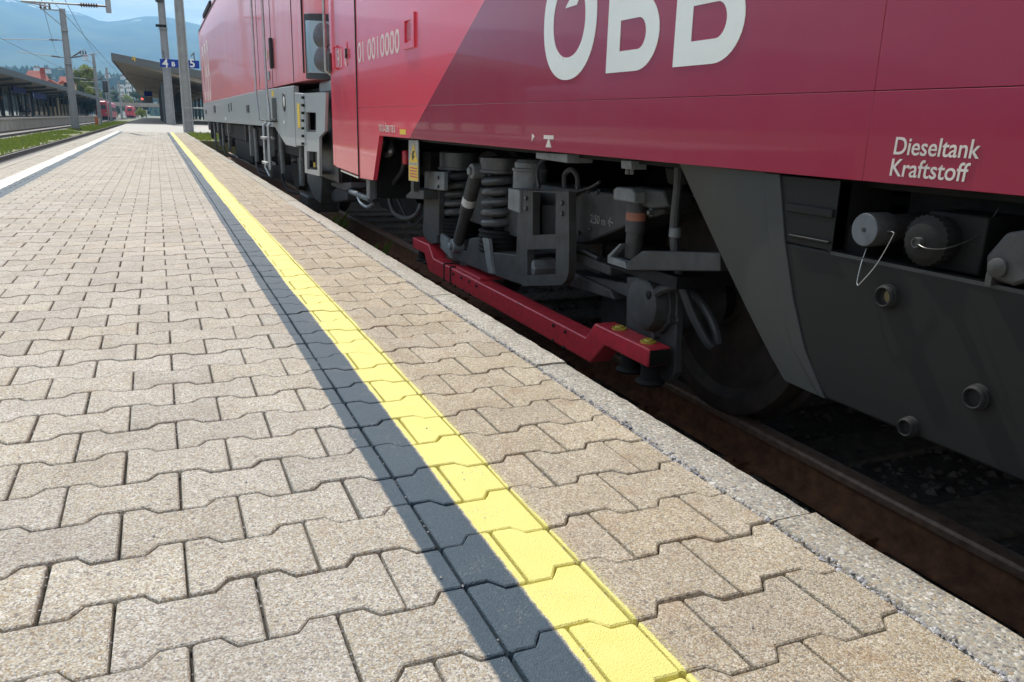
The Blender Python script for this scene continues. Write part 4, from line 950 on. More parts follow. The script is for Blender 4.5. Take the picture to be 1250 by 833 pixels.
# headlight cluster wrapped round the nose corner
def nose(t):                                   # point on the plan curve
    P = plan[2:]; k = min(int(t), len(P)-2); a, b_ = Vector(P[k]), Vector(P[k+1]); return a+(b_-a)*(t-k)
def nose_patch(t0, t1, z0, z1, off, name, mat, par, n=10, skew=.06):
    v = []
    for z in (z0, z1):
        for d_ in (off, off-.02):
            for i in range(n+1):
                t = t0+(t1-t0)*i/n; q = nose(t); q2 = nose(t+.01); nn = Vector((q2.y-q.y, -(q2.x-q.x))).normalized(); nn = nn if nn.x < 0 else -nn
                v.append((q.x+nn.x*d_, q.y+nn.y*d_, z+skew*(i/n)*(-1 if z == z1 else -.5)))
    m_ = n+1; f = []
    for i in range(n): f += [(i, i+1, 2*m_+i+1, 2*m_+i), (m_+i, 3*m_+i, 3*m_+i+1, m_+i+1), (i, m_+i, m_+i+1, i+1), (2*m_+i, 2*m_+i+1, 3*m_+i+1, 3*m_+i)]
    f += [(0, 2*m_, 3*m_, m_), (n, m_+n, 3*m_+n, 2*m_+n)]
    return MB().add(v, f).build(name, mat, par, bevel=.004)
hl = nose_patch(.55, 3.6, 1.07, 1.66, .020, 'headlight_frame', 'rubber', loco)
nose_patch(.75, 3.5, 1.125, 1.595, .024, 'headlight_glass', 'headlight_glass', hl)
for zc_ in (1.44, 1.235):
    q = nose(2.15); MB().lathe((q.x-.045, q.y-.02, zc_), (.8, .6, 0), [(-.004, .01), (0, .10), (.008, .112), (.02, .112)], 28).build('headlight_lamp', 'lamp_dark', hl)
nose_patch(.12, .17, 1.13, 3.0, .012, 'windscreen_seal', 'rubber', loco, 2, 0)
# door, seams, handrails, vents, ladder
for yy in (12.06, 8.985, 10.66): MB().box(NX-.004, NX+.01, yy-.010, yy+.010, LB0+.01, LT-.05).build('seam', 'rubber', loco)
for y_, zb in ((11.9, .93), (10.72, .94)):
    MB().tube([(NX-.004, y_, 2.5), (NX-.07, y_, 2.49), (NX-.07, y_, zb+.05), (NX-.07, y_-.12, zb-.12), (NX-.07, y_-.14, zb-.26), (NX-.006, y_-.14, zb-.27)], .014, 8).build('handrail', 'galvanised', loco)
MB().box(NX-.045, NX-.006, 10.46, 10.55, 1.27, 1.62).build('door_handle', 'rubber', loco, bevel=.01)
MB().box(NX-.018, NX-.004, 10.9, 11.25, 1.16, 1.26).build('door_plate', 'loco_grey', loco)
MB().box(NX-.014, NX-.002, 11.0, 11.12, 1.42, 1.52).build('door_label', 'label_white', loco)
MB().box(NX-.016, NX+.0, 10.35, 10.75, .66, .93).build('step_recess', 'black', loco)
MB().box(NX-.10, NX-.010, 10.32, 10.78, .645, .665).build('step_tread', 'bogie_grey', loco)
MB().box(NX-.016, NX-.011, 10.55, 10.72, .95, 1.02).build('step_label', 'sign_yellow', loco)
p = pX(ZH, 752, 170, NX); MB().lathe((NX-.022, p.y, p.z), (1, 0, 0), [(0, .08), (.002, .105), (.012, .11)], 24).build('coupling_socket', 'black', loco)
MB().lathe((NX-.026, p.y-.05, p.z), (1, 0, 0), [(0, .05), (.006, .06)], 20).build('coupling_cover', 'label_white', loco)
for xa, xb, ya, yb in ((78, 90, 240, 275), (148, 168, 205, 262), (275, 285, 190, 258), (295, 305, 180, 250), (430, 455, 200, 262)):
    a = pX(ZH, xa, ya, NX); b2 = pX(ZH, xb, yb, NX); MB().box(NX-.020, NX-.011, b2.y, a.y, b2.z, a.z).build('vent', 'black', loco)
for xa, ya, w in ((245, 300, 14), (745, 330, 16)):
    a = pX(ZH, xa, ya, NX); b2 = pX(ZH, xa+w, ya+25, NX); MB().box(NX-.016, NX-.0115, b2.y, a.y, b2.z, a.z).build('label_plate', 'label_white', loco)
a = pX(ZH, 868, 270, NX); MB().box(NX-.014, NX-.009, a.y-.12, a.y+.02, a.z-.14, a.z+.1).build('label_plate', 'sign_yellow', loco)
ld = MB(); yA, yB = 11.43, 10.95
ladder = MB().tube([(NX+.02, yA, .66), (NX-.05, yA, .60), (NX-.05, yA, .05), (NX-.02, yA-.15, -.05), (NX-.02, yB+.15, -.05), (NX-.05, yB, .05), (NX-.05, yB, .60), (NX+.02, yB, .66)], .022, 8).build('ladder', 'galvanised', loco)
for zz in (.44, .12): MB().box(NX-.10, NX+.02, yB, yA, zz-.015, zz+.015).build('rung', 'galvanised', ladder)
for k in range(7):
    p = pX(ZH, 916, 135+k*65, NX); MB().box(NX-.03, NX-.009, p.y-.03, p.y+.03, p.z-.012, p.z+.012).build('hinge', 'bogie_dark', loco)
text('letter', '\u00d6BB', 2.1, (NX-.003, 26.2, 1.12), SIDE, 'letter_pale', loco, .03, 0, sx=.85)
# running gear
MB().box(1.55, 2*TC-1.55, 8.6, LEND-.1, .45, 1.0).build('underframe', 'bogie_dark', loco)
MB().box(1.5, 1.7, 8.8, 26.5, .25, .56).build('bogie_frame', 'bogie_dark', loco, bevel=.02)
MB().box(1.52, 2*TC-1.5, 15.2, 18.6, -.12, .5).build('transformer_tank', 'bogie_dark', loco, bevel=.03)
rl = random.Random(8)
for yc in (10.2, 13.2, 20.4, 23.4):
    for x0, sg_ in ((1.96, 1), (2*TC-1.96, -1)):
        MB().lathe((x0, yc, RZ+.57), (sg_, 0, 0), [(0, .1), (.02, .3), (.01, .5), (.012, .57), (.1, .575), (.11, .60), (.135, .60)], 40).build('wheel', 'wheel_steel', loco)
    MB().lathe((1.56, yc, RZ+.57), (1, 0, 0), [(0, .12), (.02, .16), (.3, .17)], 20).build('axle_box_cover', 'bogie_grey', loco)
    for d_ in (-.42, .42):
        P = []
        for i in range(81): t = i/80; an = t*5*2*math.pi; P.append((1.62+.075*math.cos(an), yc+d_+.075*math.sin(an), .14+.40*t))
        MB().tube(P, .018, 6).build('coil_spring', 'spring_steel', loco)
    MB().tube([(1.50, yc-.7, .50), (1.50, yc-.55, -.05)], .035, 8).build('damper', 'bogie_light', loco)
    MB().tube([(1.46, yc+.75, .52), (1.47, yc+.75, .0)], .03, 8).build('sand_pipe', 'bogie_light', loco)
    MB().tube(spline([(1.47, yc+.9, .5), (1.46, yc+.95, .1), (1.5, yc+.7, -.2), (1.7, yc+.55, -.24)]), .022, 6).build('hose', 'hose', loco)
for k, yy in enumerate((25.9, 25.0, 22.1, 21.7, 18.9, 15.0, 14.3, 12.2, 11.8)):
    h_ = rl.uniform(.2, .5); MB().box(1.40, 1.48, yy-.05, yy+.05, .57-h_, .575).build('hanger', ('bogie_light', 'bogie_grey')[k % 2], loco, bevel=.01)
MB().box(1.45, 1.8, 9.0, 9.55, -.30, -.12).build('guard_iron', 'bogie_grey', loco, bevel=.02)

# ================================================================== STATION SURROUNDINGS
def beam_mast(x, y, z0, h, w, label, group='overhead line masts', arms=()):
    m_ = empty('line_mast', (x, y, z0), label, 'mast', group)
    b = MB(); k = .72
    for s in (-1, 1):                          # two channel flanges, tapering upward, with batten plates between
        b.add([(x+s*w/2, y-w*.35, z0), (x+s*(w/2-.05), y-w*.35, z0), (x+s*(w/2-.05), y+w*.35, z0), (x+s*w/2, y+w*.35, z0),
               (x+s*w/2*k, y-w*.25, z0+h), (x+s*(w/2*k-.04), y-w*.25, z0+h), (x+s*(w/2*k-.04), y+w*.25, z0+h), (x+s*w/2*k, y+w*.25, z0+h)],
              [(0, 1, 2, 3), (7, 6, 5, 4), (0, 4, 5, 1), (1, 5, 6, 2), (2, 6, 7, 3), (3, 7, 4, 0)])
    b.add([(x-w/2+.04, y-.02, z0), (x+w/2-.04, y-.02, z0), (x+w/2-.04, y+.02, z0), (x-w/2+.04, y+.02, z0), (x-w/2*k+.03, y-.02, z0+h), (x+w/2*k-.03, y-.02, z0+h), (x+w/2*k-.03, y+.02, z0+h), (x-w/2*k+.03, y+.02, z0+h)],
          [(0, 1, 2, 3), (7, 6, 5, 4), (0, 4, 5, 1), (1, 5, 6, 2), (2, 6, 7, 3), (3, 7, 4, 0)])
    b.build('shaft', 'mast_steel', m_)
    for i, zz in enumerate((.55, .82)):
        q = w*(1-.28*zz)+.07; MB().box(x-q/2, x+q/2, y-q*.42, y+q*.42, z0+h*zz, z0+h*zz+.10).build('clamp_band', 'mast_steel', m_)
    return m_
def arm(m_, a, b_, r=.035, ins=True, mat='mast_steel'):
    a = Vector(a); b_ = Vector(b_); d = (b_-a)
    if ins:
        pr = []
        for i in range(7): pr += [(.35+i*.09, r*1.2), (.38+i*.09, r*3), (.42+i*.09, r*1.2)]
        MB().lathe(a, d, [(0, r)]+pr+[(1.05, r)], 10).build('insulator', 'insulator', m_); a = a+d.normalized()*1.0
    MB().cyl(a, b_, r, n=8).build('arm', mat, m_)
px1 = onY(222, 100, 38)
m1 = beam_mast(px1.x+.12, 38, -.01, 10.2, .42, 'thick grey steel mast at the kerb end beside the locomotive')
P = onY(133, 16, 38); Q = onY(133, 6, 38); A_ = onY(131, 8, 38); B_ = onY(25, 1.5, 38); C_ = onY(60, 8, 38)
MB().bar((px1.x, 38, 9.4), (P.x-.1, 38, 9.4), .18, .25).build('cross_beam', 'mast_steel', m1)
MB().cyl((P.x, 38, P.z), (P.x, 38, 9.5), .10, n=12).build('drop_post', 'mast_steel', m1)
arm(m1, (A_.x, 38, A_.z), B_, .035); MB().cyl(B_, C_, .03, n=8).build('arm', 'mast_steel', m1)
q = onY(201, 60, 66)
m2 = beam_mast(onY(208, 140, 66).x, 66, -.01, 12, .60, 'grey steel mast standing in front of the blue platform number sign')
MB().box(onY(190, 33, 66).x, onY(203, 33, 66).x, 65.4, 65.6, onY(196, 34, 66).z, onY(196, 31, 66).z).build('bracket', 'bogie_dark', m2)
MB().lathe((q.x-.1, 65.5, onY(196, 4, 66).z), (0, 0, 1), [(0, .25), (.5, .35), (.7, .1)], 10).build('floodlight', 'bogie_grey', m2)
desc = ['tall grey mast in the grass strip with insulators on its top arm', 'second grey mast along the left track, beyond the nearest one', 'third grey mast along the left track, behind the signal', 'small farthest grey mast along the left track']
for i, (y, px_) in enumerate(((80, 91), (130, 122), (178, 136), (240, 149))):
    x = onY(px_, 145, y).x; h = (onY(80, 11, 80).z, onY(118, 66, 130).z, onY(134, 83, 178).z, onY(147, 98, 240).z)[i]+.78
    m_ = beam_mast(x, y, -.78, h, (.62, .5, .5, .5)[i], desc[i])
    zt = -.78+h
    if i < 2:
        MB().bar((x, y, zt-.15), (x-1.6, y, zt-.15), .08, .10).build('top_arm', 'mast_steel', m_)
        MB().bar((x, y, zt-1.5), (x-1.4, y, zt-.2), .07, .07).build('arm_brace', 'mast_steel', m_)
        for k in range(3): MB().lathe((x-.9-.32*k, y, zt-.12), (0, 0, 1), [(0, .04), (.10, .12), (.16, .05), (.24, .12), (.30, .05), (.38, .10), (.44, .03)], 10).build('insulator', 'insulator', m_)
    zc = 6.0
    for sx_, xe, zd in ((-1, -3.6, .4), (-1, -4.6, 1.3), (1, 2.6, .7), (1, 1.4, .9)):
        arm(m_, (x+sx_*.2, y, zc-(.9 if zd < 1 else -.5)), (x+xe, y, zc-1+zd), .03)
for x, lab, y1 in ((-3.52, 'overhead contact wire above the track beside the grass strip', 250), (-8.6, 'overhead contact wire above the track beside the left canopy', 250)):
    for k, zz in ((0, 5.1),): MB().tube([(x, 20, zz), (x, y1, zz)], .012, 5).build('contact_wire', 'wire', label=lab, cat='wire')
for a, b_, lab in ((onY(48, -10, 60), onY(70, 65, 300), 'thin feeder wire sloping down from the top of the nearest left mast'), (onY(75, -8, 60), onY(128, 78, 300), 'thin feeder wire right of the nearest left mast')):
    P = [Vector(a).lerp(Vector(b_), t/10)-Vector((0, 0, 1.2*4*(t/10)*(1-t/10))) for t in range(11)]
    MB().tube(P, .02, 5).build('feeder_wire', 'wire', label=lab, cat='wire')

# right-hand canopy over the island platform
CY = 70
cL = onY(137, 66, CY); cM = onY(208, 78, CY); zl = cL.z; xl = cL.x; xm = xl+7.2; zm = zl-1.15
canopy = empty('platform_canopy', (xm, CY, 0), 'dark grey platform canopy with tan underside ahead of the locomotive', 'canopy')
def sheet(x0, z0, x1, z1, t0, t1): return [(x0, z0-t0), (x1, z1-t1), (x1, z1), (x0, z0)]
MB().prism(sheet(xl, zl, xm, zm, .42, .95), 'y', CY+.25, 190).build('soffit', 'soffit', canopy)
MB().prism(sheet(xm+.01, zm, 2*xm-xl, zl, .95, .42), 'y', CY+.25, 190).build('soffit', 'soffit', canopy)
MB().prism([(xl-.06, zl-.46), (xm, zm-.5), (2*xm-xl, zl-.46), (2*xm-xl, zl+.08), (xm, zm+.08), (xl-.06, zl+.08)], 'y', CY, CY+.24).build('fascia', 'roof_grey', canopy)
MB().prism([(xl-.10, zl-.48), (xl-.001, zl-.48), (xl-.001, zl+.08), (xl-.10, zl+.08)], 'y', CY+.25, 190).build('edge_trim', 'roof_grey', canopy)
MB().prism([(xl, zl+.005), (xm, zm+.005), (2*xm-xl, zl+.005), (2*xm-xl, zl+.07), (xm, zm+.07), (xl, zl+.07)], 'y', CY+.25, 190).build('roof_deck', 'roof_grey', canopy)
for k in range(9):
    y = CY+7+k*13; MB().box(xm-2.1, xm-1.7, y-.2, y+.2, -.003, zm-.4).build('column', 'column_blue', canopy); MB().box(xm+1.7, xm+2.1, y-.2, y+.2, -.003, zm-.4).build('column', 'column_blue', canopy)
for k in range(5):
    y = CY+16+k*11; MB().bar((xl+.4, y, zl-.75), (xm, y, zm-1.0), .18, .35).build('roof_rib', 'soffit', canopy)
p4 = onY(163, 70, CY-.06); text('number', '4', .62, (p4.x-.15, CY-.02, p4.z-.3), FACE, 'sign_yellow', canopy, ext=.01)
xw = onY(201, 148, 74).x
sw = empty('stair_enclosure', (xw, 74, 0), 'dark blue-grey stairway enclosure under the right canopy', 'enclosure')
for k in range(6):
    y = 74+k*9; MB().box(xw+.02*k, xw+.18, y, y+8.86, -.003, 3.3).build('panel', 'column_blue', sw)
    MB().box(xw-.05, xw+.02, y+8.87, y+8.99, -.003, 3.4).build('post', 'roof_grey', sw)
MB().box(xw+.2, xw+.4, 74, 128, -.003, 3.2).build('back_wall', 'black', sw)
dp = empty('departure_display', (onY(180, 115, 108).x, 108, 3), 'blue hanging departure display with a red light under the right canopy', 'display')
a = onY(175.5, 111.5, 108); b_ = onY(186, 118, 108); MB().box(a.x, b_.x, 107.8, 108.2, b_.z, a.z).build('casing', 'screen_blue', dp, bevel=.03)
for xx in (a.x+.2, b_.x-.2): MB().cyl((xx, 108, a.z-.01), (xx, 108, a.z+1.3), .04, n=8).build('hanger', 'roof_grey', dp)
a2 = onY(180, 122, 108); MB().box(a2.x-.3, b_.x, 107.85, 108.15, a2.z-.35, b_.z-.06).build('line_panel', 'lamp_dark', dp)
p = onY(173.6, 121, 107.8); MB().lathe(p, (0, 1, 0), [(0, .09), (.1, .11)], 14).build('red_light', 'signal_red', dp)
sgn = empty('platform_sign', (onY(219, 78, 64.5).x, 64.5, 4.6), 'blue platform number sign reading 4 and 5 below the canopy front', 'sign')
a = onY(195, 72, 64.5); b_ = onY(243.5, 84, 64.5); MB().box(a.x, b_.x, 64.4, 64.6, b_.z, a.z).build('board', 'sign_blue', sgn, bevel=.01)
for u, ch_, s in ((198.5, '4', .78), (209.5, 'B', .42), (231.5, '5', .78)):
    p = onY(u, 82 if s > .5 else 81, 64.39); text('character', ch_, s, (p.x, 64.395, p.z), FACE, 'letter_white', sgn, .012, ext=.004)
for xx in (a.x+.3, b_.x-.3): MB().cyl((xx, 64.5, a.z), (xx, 64.5, a.z+.55), .04, n=8).build('bracket', 'roof_grey', sgn)
MB().bar((a.x+.3, 64.5, a.z+.5), (a.x+.3, 70, a.z+.62), .06, .06).build('bracket', 'roof_grey', sgn); MB().bar((b_.x-.3, 64.5, a.z+.5), (b_.x-.3, 70, a.z+.62), .06, .06).build('bracket', 'roof_grey', sgn)
rail_ = empty('handrail_barrier', (px1.x, 38.5, 0), 'thin grey tubular barrier behind the mast at the kerb end', 'barrier')
xa, xb = px1.x-.05, px1.x+2.0
for zz in (1.0, .5): MB().cyl((xa, 37.6, zz), (xb, 37.6, zz), .025, n=8).build('rail', 'mast_steel', rail_)
for xx in (xa, xb): MB().cyl((xx, 37.6, -.01), (xx, 37.6, 1.02), .025, n=8).build('post', 'mast_steel', rail_)
bench = empty('bench', (onY(217, 140, 68).x, 68, 0), 'dark bench under the right canopy beside the mast', 'bench'); bx_ = onY(217, 140, 68).x
MB().box(bx_-.8, bx_+.8, 67.8, 68.3, .42, .48).build('seat', 'bogie_dark', bench); MB().box(bx_-.8, bx_+.8, 68.3, 68.36, .5, .95).build('backrest', 'bogie_dark', bench)
for s in (-.7, .7): MB().box(bx_+s-.04, bx_+s+.04, 67.85, 68.25, -.003, .42).build('leg', 'mast_steel', bench)
for i, (u, v_) in enumerate(((165, 147), (171, 146.5))):
    pass

# left-hand platform and canopy
OX, OZ = -10.3, .18
MB().box(-18, OX, 20, 260, -.8, OZ-.06).build('opposite_platform', 'plaza', kind='structure')
wl = empty('platform_wall', (OX, 20, -.8), 'weathered concrete edge wall of the far left platform', 'wall')
for k in range(38): MB().box(OX+.005, OX+.14+random.uniform(0, .02), 20+k*6, 25.96+k*6, -.745, OZ-.16).build('panel', 'wall_concrete', wl)
for k in range(38): MB().box(OX-.3, OX+.22, 20.02+k*6, 25.98+k*6, OZ-.155, OZ).build('coping', 'wall_concrete', wl, bevel=.02)
lc = empty('platform_canopy', (-13.6, 120, OZ), 'long grey canopy with glass wall over the far left platform', 'canopy')
zt = onX(0, 82, -10.6).z
MB().prism([(-10.62, zt-.50), (-10.5, zt-.50), (-10.5, zt), (-10.62, zt)], 'y', 38, 232).build('fascia', 'roof_grey', lc)
MB().prism([(-10.63, zt-.02), (-17.5, zt-.7), (-17.5, zt-1.1), (-10.63, zt-.42)], 'y', 38, 232).build('soffit', 'soffit', lc)
for k in range(34):
    y = 42+k*5.6; MB().box(-14.3, -14.05, y-.12, y+.12, OZ, zt-.6).build('column', 'column_blue', lc)
    if k % 2: MB().bar((-10.7, y, zt-.6), (-14.2, y, zt-1.0), .12, .22).build('roof_rib', 'column_blue', lc)
    gl = MB().box(-16.02, -15.98, y+.1, y+5.4, OZ+.5, OZ+2.7).build('glass_pane', 'glass_wall', lc)
    MB().box(-16.1, -15.9, y-.1, y+.08, OZ, zt-.8).build('mullion', 'column_blue', lc)
MB().box(-16.08, -15.93, 38, 232, OZ+2.75, zt-.95).build('header_beam', 'column_blue', lc)
for i, (u0_, u1_, v0_, v1_, lab) in enumerate(((39, 56, 112.5, 117.5, 'dark blue station name sign hanging under the left canopy'), (15, 31, 105, 111, 'blue sign hanging under the left canopy near the picture edge'))):
    a = onX(u0_, v0_, -12.2); b_ = onX(u1_, v1_, -12.2); s_ = empty('hanging_sign', (-12.2, a.y, a.z), lab, 'sign')
    MB().box(-12.24, -12.16, a.y, b_.y, a.z-(.62 if i == 0 else .55), a.z).build('board', 'screen_blue', s_, bevel=.02)
    MB().cyl((-12.2, a.y+.5, a.z), (-12.2, a.y+.5, a.z+.55), .03, n=8).build('hanger', 'roof_grey', s_); MB().cyl((-12.2, b_.y-.5, a.z), (-12.2, b_.y-.5, a.z+.55), .03, n=8).build('hanger', 'roof_grey', s_)
    if i == 0: MB().box(-12.155, -12.15, a.y+.3, a.y+.9, a.z-.45, a.z-.15).build('symbol', 'letter_white', s_)
ck = onX(75, 116, -12.4); s_ = empty('platform_clock', (-12.4, ck.y, ck.z), 'dark boxy clock hanging under the left canopy', 'clock')
MB().box(-12.7, -12.1, ck.y-.5, ck.y+.5, ck.z-.45, ck.z+.45).build('housing', 'black', s_, bevel=.05); MB().cyl((-12.4, ck.y, ck.z+.44), (-12.4, ck.y, zt-.7), .04, n=8).build('hanger', 'roof_grey', s_)

def person(x, y, z, pose, cloth, lab, face=0, s=1.0):
    r = empty('person', (x, y, z), lab, 'person')
    if pose == 'stand': J = {'pel': (0, 0, .95, .14), 'wai': (0, 0, 1.12, .125), 'che': (0, .01, 1.35, .15), 'nec': (0, 0, 1.50, .055), 'hed': (0, -.02, 1.62, .09), 'top': (0, -.01, 1.74, .07),
        'hL': (.10, 0, .90, .085), 'kL': (.11, -.02, .50, .06), 'aL': (.11, .02, .09, .042), 'tL': (.12, -.14, .04, .035), 'hR': (-.10, 0, .90, .085), 'kR': (-.11, -.03, .50, .06), 'aR': (-.12, .03, .09, .042), 'tR': (-.13, -.13, .04, .035),
        'sL': (.19, 0, 1.42, .06), 'eL': (.25, .03, 1.14, .042), 'wL': (.24, -.06, .90, .03), 'gL': (.235, -.09, .80, .034), 'sR': (-.19, 0, 1.42, .06), 'eR': (-.25, .03, 1.14, .042), 'wR': (-.24, -.06, .90, .03), 'gR': (-.235, -.09, .80, .034)}
    else: J = {'pel': (0, .1, .52, .15), 'wai': (0, .1, .70, .14), 'che': (0, .06, .94, .15), 'nec': (0, .02, 1.09, .055), 'hed': (0, -.02, 1.21, .09), 'top': (0, -.01, 1.32, .07),
        'hL': (.11, .05, .52, .09), 'kL': (.13, -.36, .50, .065), 'aL': (.13, -.34, .09, .042), 'tL': (.13, -.50, .04, .035), 'hR': (-.11, .05, .52, .09), 'kR': (-.13, -.36, .50, .065), 'aR': (-.13, -.34, .09, .042), 'tR': (-.13, -.50, .04, .035),
        'sL': (.19, .06, 1.0, .06), 'eL': (.25, .0, .74, .042), 'wL': (.16, -.22, .64, .03), 'gL': (.12, -.30, .62, .034), 'sR': (-.19, .06, 1.0, .06), 'eR': (-.25, .0, .74, .042), 'wR': (-.16, -.22, .64, .03), 'gR': (-.12, -.30, .62, .034)}
    K = list(J); E_ = [('pel', 'wai'), ('wai', 'che'), ('che', 'nec'), ('nec', 'hed'), ('hed', 'top')]
    for q in 'LR': E_ += [('pel', 'h'+q), ('h'+q, 'k'+q), ('k'+q, 'a'+q), ('a'+q, 't'+q), ('che', 's'+q), ('s'+q, 'e'+q), ('e'+q, 'w'+q), ('w'+q, 'g'+q)]
    me = bpy.data.meshes.new('body'); ca, sa = math.cos(face), math.sin(face)
    me.from_pydata([(x+(J[k][0]*ca-J[k][1]*sa)*s, y+(J[k][0]*sa+J[k][1]*ca)*s, z+J[k][2]*s) for k in K], [(K.index(a), K.index(b)) for a, b in E_], [])
    me.materials.append(M[cloth]); o = bpy.data.objects.new('t', me); col.objects.link(o); md = o.modifiers.new('s', 'SKIN')
    for k, sv in zip(K, me.skin_vertices[0].data): sv.radius = (J[k][3]*s, J[k][3]*s); sv.use_root = (k == 'pel')
    o.modifiers.new('ss', 'SUBSURF').levels = 1; bpy.context.view_layer.update()
    m2_ = bpy.data.meshes.new_from_object(o.evaluated_get(bpy.context.evaluated_depsgraph_get())); bpy.data.objects.remove(o)
    m2_.polygons.foreach_set('use_smooth', [True]*len(m2_.polygons)); m2_.materials.clear(); link('body', m2_, cloth, r)
    hx, hy, hz_ = J['hed'][:3]; hx, hy = hx*ca-hy*sa, hx*sa+hy*ca
    f_ = Vector((sa, -ca, 0))
    MB().lathe((x+hx*s+f_.x*.012, y+hy*s+f_.y*.012, z+(hz_-.085)*s), (0, 0, 1), [(0, .05*s), (.04*s, .085*s), (.11*s, .10*s), (.17*s, .096*s), (.20*s, .06*s)], 14).build('face', 'skin', r)
    MB().lathe((x+hx*s-f_.x*.02, y+hy*s-f_.y*.02, z+(hz_+.0)*s), (0, 0, 1), [(0, .095*s), (.06*s, .108*s), (.12*s, .095*s), (.15*s, .05*s)], 14).build('hair', 'hair', r)
for u, v_, pose, cl, lab in ((58, 134, 'stand', 'cloth_dark', 'person in dark clothes standing under the left canopy below the blue sign'), (2, 128, 'stand', 'cloth_dark', 'person in dark clothes standing at the left picture edge under the canopy'),
                             (27, 136, 'sit', 'cloth_dark', 'person in black sitting under the left canopy, left of the standing one'), (34, 137, 'sit', 'cloth_blue', 'person in dark blue sitting beside the person in black')):
    p = onX(u, v_, -12.8); person(-12.8, p.y, OZ-.058, pose, cl, lab, R(90), 1.05)
    if pose == 'sit':
        bn = empty('bench', (-13.0, p.y, OZ), 'grey bench under the left canopy holding the '+('person in black' if cl == 'cloth_dark' else 'person in dark blue'), 'bench')
        MB().box(-13.15, -12.72, p.y-.4, p.y+.4, OZ+.36, OZ+.41).build('seat', 'mast_steel', bn)
        for s in (-.3, .3): MB().box(-13.1, -12.8, p.y+s-.03, p.y+s+.03, OZ-.058, OZ+.36).build('leg', 'mast_steel', bn)

# signal between the tracks, orange marker, far trains
p = onY(128.5, 106, 165); s_ = empty('railway_signal', (p.x, 165, -.8), 'black signal head on a slim post between the left tracks', 'signal')
MB().cyl((p.x, 165, -.8), (p.x, 165, p.z), .09, n=10).build('post', 'mast_steel', s_); MB().box(p.x-.42, p.x+.42, 164.85, 165.2, p.z-.95, p.z+.95).build('signal_head', 'black', s_, bevel=.05)
for k in range(3): MB().lathe((p.x, 164.84, p.z+.5-.5*k), (0, -1, 0), [(0, .14), (.12, .15)], 12).build('hood', 'lamp_dark', s_)
p = onY(119, 146, 108); s_ = empty('marker_board', (p.x, 108, -.8), 'orange and white marker board beside the left mast', 'marker')
MB().box(p.x-.28, p.x+.05, 107.9, 108, -.76, .25).build('board', 'cone_orange', s_); MB().box(p.x+.06, p.x+.34, 107.9, 108, -.76, .1).build('board', 'label_white', s_)
def far_train(x, y, L_, lab):
    t = empty('passenger_train', (x, y, LZ), lab, 'train'); z = LZ
    b = MB(); prof = [(-1.4, .5), (1.4, .5), (1.42, 2.2), (1.2, 3.3), (.7, 3.75), (-.7, 3.75), (-1.2, 3.3), (-1.42, 2.2)]; n = len(prof); v = []
    for yy, k, dz in ((y, .55, .25), (y+.35, .85, .1), (y+1.1, 1, 0), (y+L_, 1, 0)): v += [(x+a*k, yy, z+.5+(c-.5)*(k*.3+.7)+dz) for a, c in prof]
    f = [(j*n+i, j*n+(i+1) % n, (j+1)*n+(i+1) % n, (j+1)*n+i) for j in range(3) for i in range(n)]+[tuple(range(n)), tuple(3*n+i for i in range(n-1, -1, -1))]
    b.add(v, f).build('body', 'bar_red', t); MB().box(x-.62, x+.62, y-.06, y+.3, z+2.1, z+2.95).build('windscreen', 'window_dark', t, bevel=.05)
    for s in (-.55, .55): MB().lathe((x+s, y+.05, z+1.35), (0, -1, 0), [(0, .12), (.08, .12)], 10).build('headlight', 'label_white', t)
    MB().box(x-1.1, x+1.1, y+.6, y+L_, z+.05, z+.52).build('underframe', 'bogie_dark', t)
    for k in range(int(L_/3)-1): MB().box(x+1.36, x+1.45, y+3+k*3, y+5+k*3, z+1.7, z+2.5).build('window', 'window_dark', t)
p = onY(126, 138, 190); far_train(p.x, 190, 30, 'red train standing at the end of the left canopy')
p = onY(158.5, 139, 300); far_train(p.x, 300, 40, 'small far red train beyond the masts')

